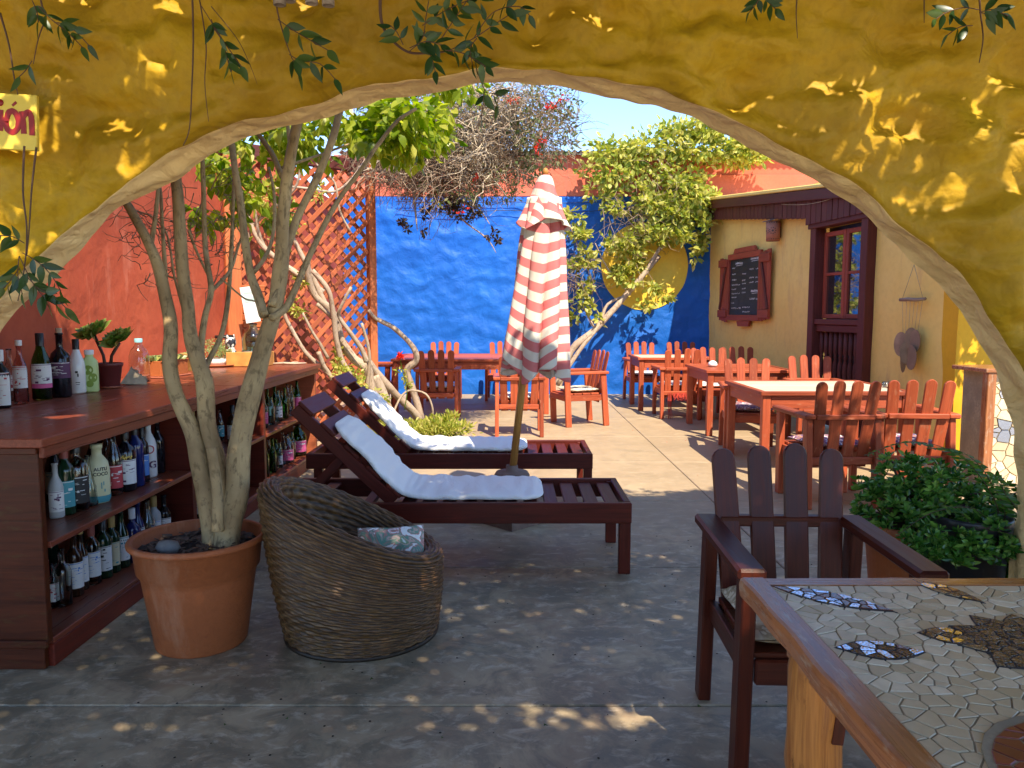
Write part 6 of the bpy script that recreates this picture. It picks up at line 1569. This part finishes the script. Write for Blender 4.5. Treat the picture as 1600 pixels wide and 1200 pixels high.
# ================================================================== PERGOLA OVER THE VIEWER (throws the dappled shade)
PG = thing('pergola', 'vine covered timber pergola roofing the near terrace above the viewer', 'pergola', (0, 0, 0))
for k in range(5): MB().box((0, -1.2+1.0*k, 2.98), (9.0, .07, .14)).build('rafter', M['trim'], PG)
for x in (-3.6, 3.7): MB().box((x, .9, 2.86), (.10, 4.3, .10)).build('beam', M['trim'], PG); MB().box((x, -1.15, 1.41), (.12, .12, 2.81)).build('post', M['trim'], PG)
for k in range(17):
    MB().box((.1, -1.25+.1*k+U(-.004, .004), 3.07), (8.8, .098, .03), ch=.002).build('mat_slat', M['grey'], PG)
n = 70000
x = RNG.uniform(-4.3, 4.5, n); y = RNG.uniform(.30, 3.03, n); z = RNG.uniform(3.08, 3.4, n)
def lets_light(a, b, c):
    # follow the sunbeam through this leaf: where it would strike the arch face and the floor
    xs, ys = a-.3*(c-3.2), b+.7*(c-3.2)
    hf = noise.noise(Vector((xs*10, ys*10, 1)))+.5*noise.noise(Vector((xs*21, ys*21, 5)))-(.10 if xs > .9 else 0)
    dz = (3.13-ys)/.7; X_, Z_ = xs-.3*dz, 3.2-dz
    if Z_ > 1.5:
        u_, v_ = 800+F*X_/3.2, 600-F*((Z_-H)/3.2+.093)
        for (cu, cv_, ru, rv, th_) in ((200, 20, 160, 60, .02), (520, 15, 190, 50, .05), (230, 140, 110, 70, .12), (60, 400, 80, 90, -.05), (1330, 200, 110, 75, -.02), (1480, 230, 110, 130, .08), (1560, 300, 70, 110, .05), (1250, 60, 160, 50, .3), (900, 20, 200, 40, .25), (660, 20, 60, 30, -.1), (320, 60, 120, 40, .1), (150, 250, 140, 60, .15), (420, 100, 80, 50, .2), (1350, 330, 60, 50, .1), (1180, 130, 90, 50, .25)):
            if ((u_-cu)/ru)**2+((v_-cv_)/rv)**2 < 1 and hf > th_-.22: return True
    fx, fy = xs-.96, ys+2.24
    for (cx_, cy_, rx, ry, th_) in ((.02, 2.66, .14, .07, -.25), (.34, 2.66, .24, .09, -.28), (.30, 3.55, .8, .28, .16), (-.5, 3.0, .4, .2, .5), (1.1, 3.4, .4, .2, .2)):
        if ((fx-cx_)/rx)**2+((fy-cy_)/ry)**2 < 1 and hf > th_: return True
    return False
k_ = ~np.array([lets_light(a, b, c) for a, b, c in zip(x, y, z)])
C = np.stack([x, y, z], 1)[k_]; N = RNG.normal(size=C.shape); N[:, 2] *= .35
tag(link('leaf_cover', leaves_mesh('leaf_cover', M['roofleaf'], C, N, RNG.uniform(.06, .10, len(C)), RNG.uniform(.05, .075, len(C)), .1), PG), kind='stuff')

# ================================================================== LITTER ON THE FLOOR
random.seed(3)
pm = blade(4, .035, .02, .15, .2).mesh('fallen_petal', M['redfl'])
for (u, v) in ((989, 672), (1090, 742), (1071, 688), (1037, 666), (858, 675), (1042, 690), (725, 672), (1010, 655)):
    p = PZ(u, v, .006); o = tag(link('fallen_petal', pm, None, tuple(p), (U(-.2, .2), U(-.2, .2), U(0, 6))), 'red petal fallen on the sunlit terrace floor', 'petal', 'red petals scattered on the sunlit floor'); o.scale = (1.6,)*3
o = tag(link('fallen_petal', pm, None, (.03, 5.95, .478), (0, 0, 1)), 'red petal lying on the sunlit lounger pad', 'petal'); o.scale = (1.2,)*3
lmn = blade(4, .05, .018, .2, .15).mesh('fallen_leaf', M['olive'])
for (u, v) in ((580, 1058), (690, 1150), (1020, 1140), (1145, 1165), (300, 1070), (160, 1060), (205, 970), (1175, 1070), (985, 955), (1150, 1155), (850, 1130), (735, 1115), (1090, 1100), (640, 1090), (420, 1040), (405, 1010), (180, 1035), (190, 985), (500, 1035), (720, 990), (760, 900), (1060, 905), (1010, 930), (900, 925), (120, 1090), (60, 1110), (350, 1130), (450, 1120)):
    p = PZ(u, v, .004); tag(link('fallen_leaf', lmn, None, tuple(p), (U(-.2, .2), U(-.2, .2), U(0, 6))), 'dry curled leaf fallen on the shaded floor', 'leaf', 'dry leaves scattered on the near floor')
mb = MB()
for _ in range(260):
    x, y = U(-1.7, 1.8), U(1.8, 5.0); r = U(.002, .006); mb.lathe([(0, r), (r, r*.4), (0, 0)], (x, y, 0), n=5, smooth=False)
tag(mb.build('debris', M['soil']), 'specks of dark debris scattered over the near floor', 'debris', kind='stuff')
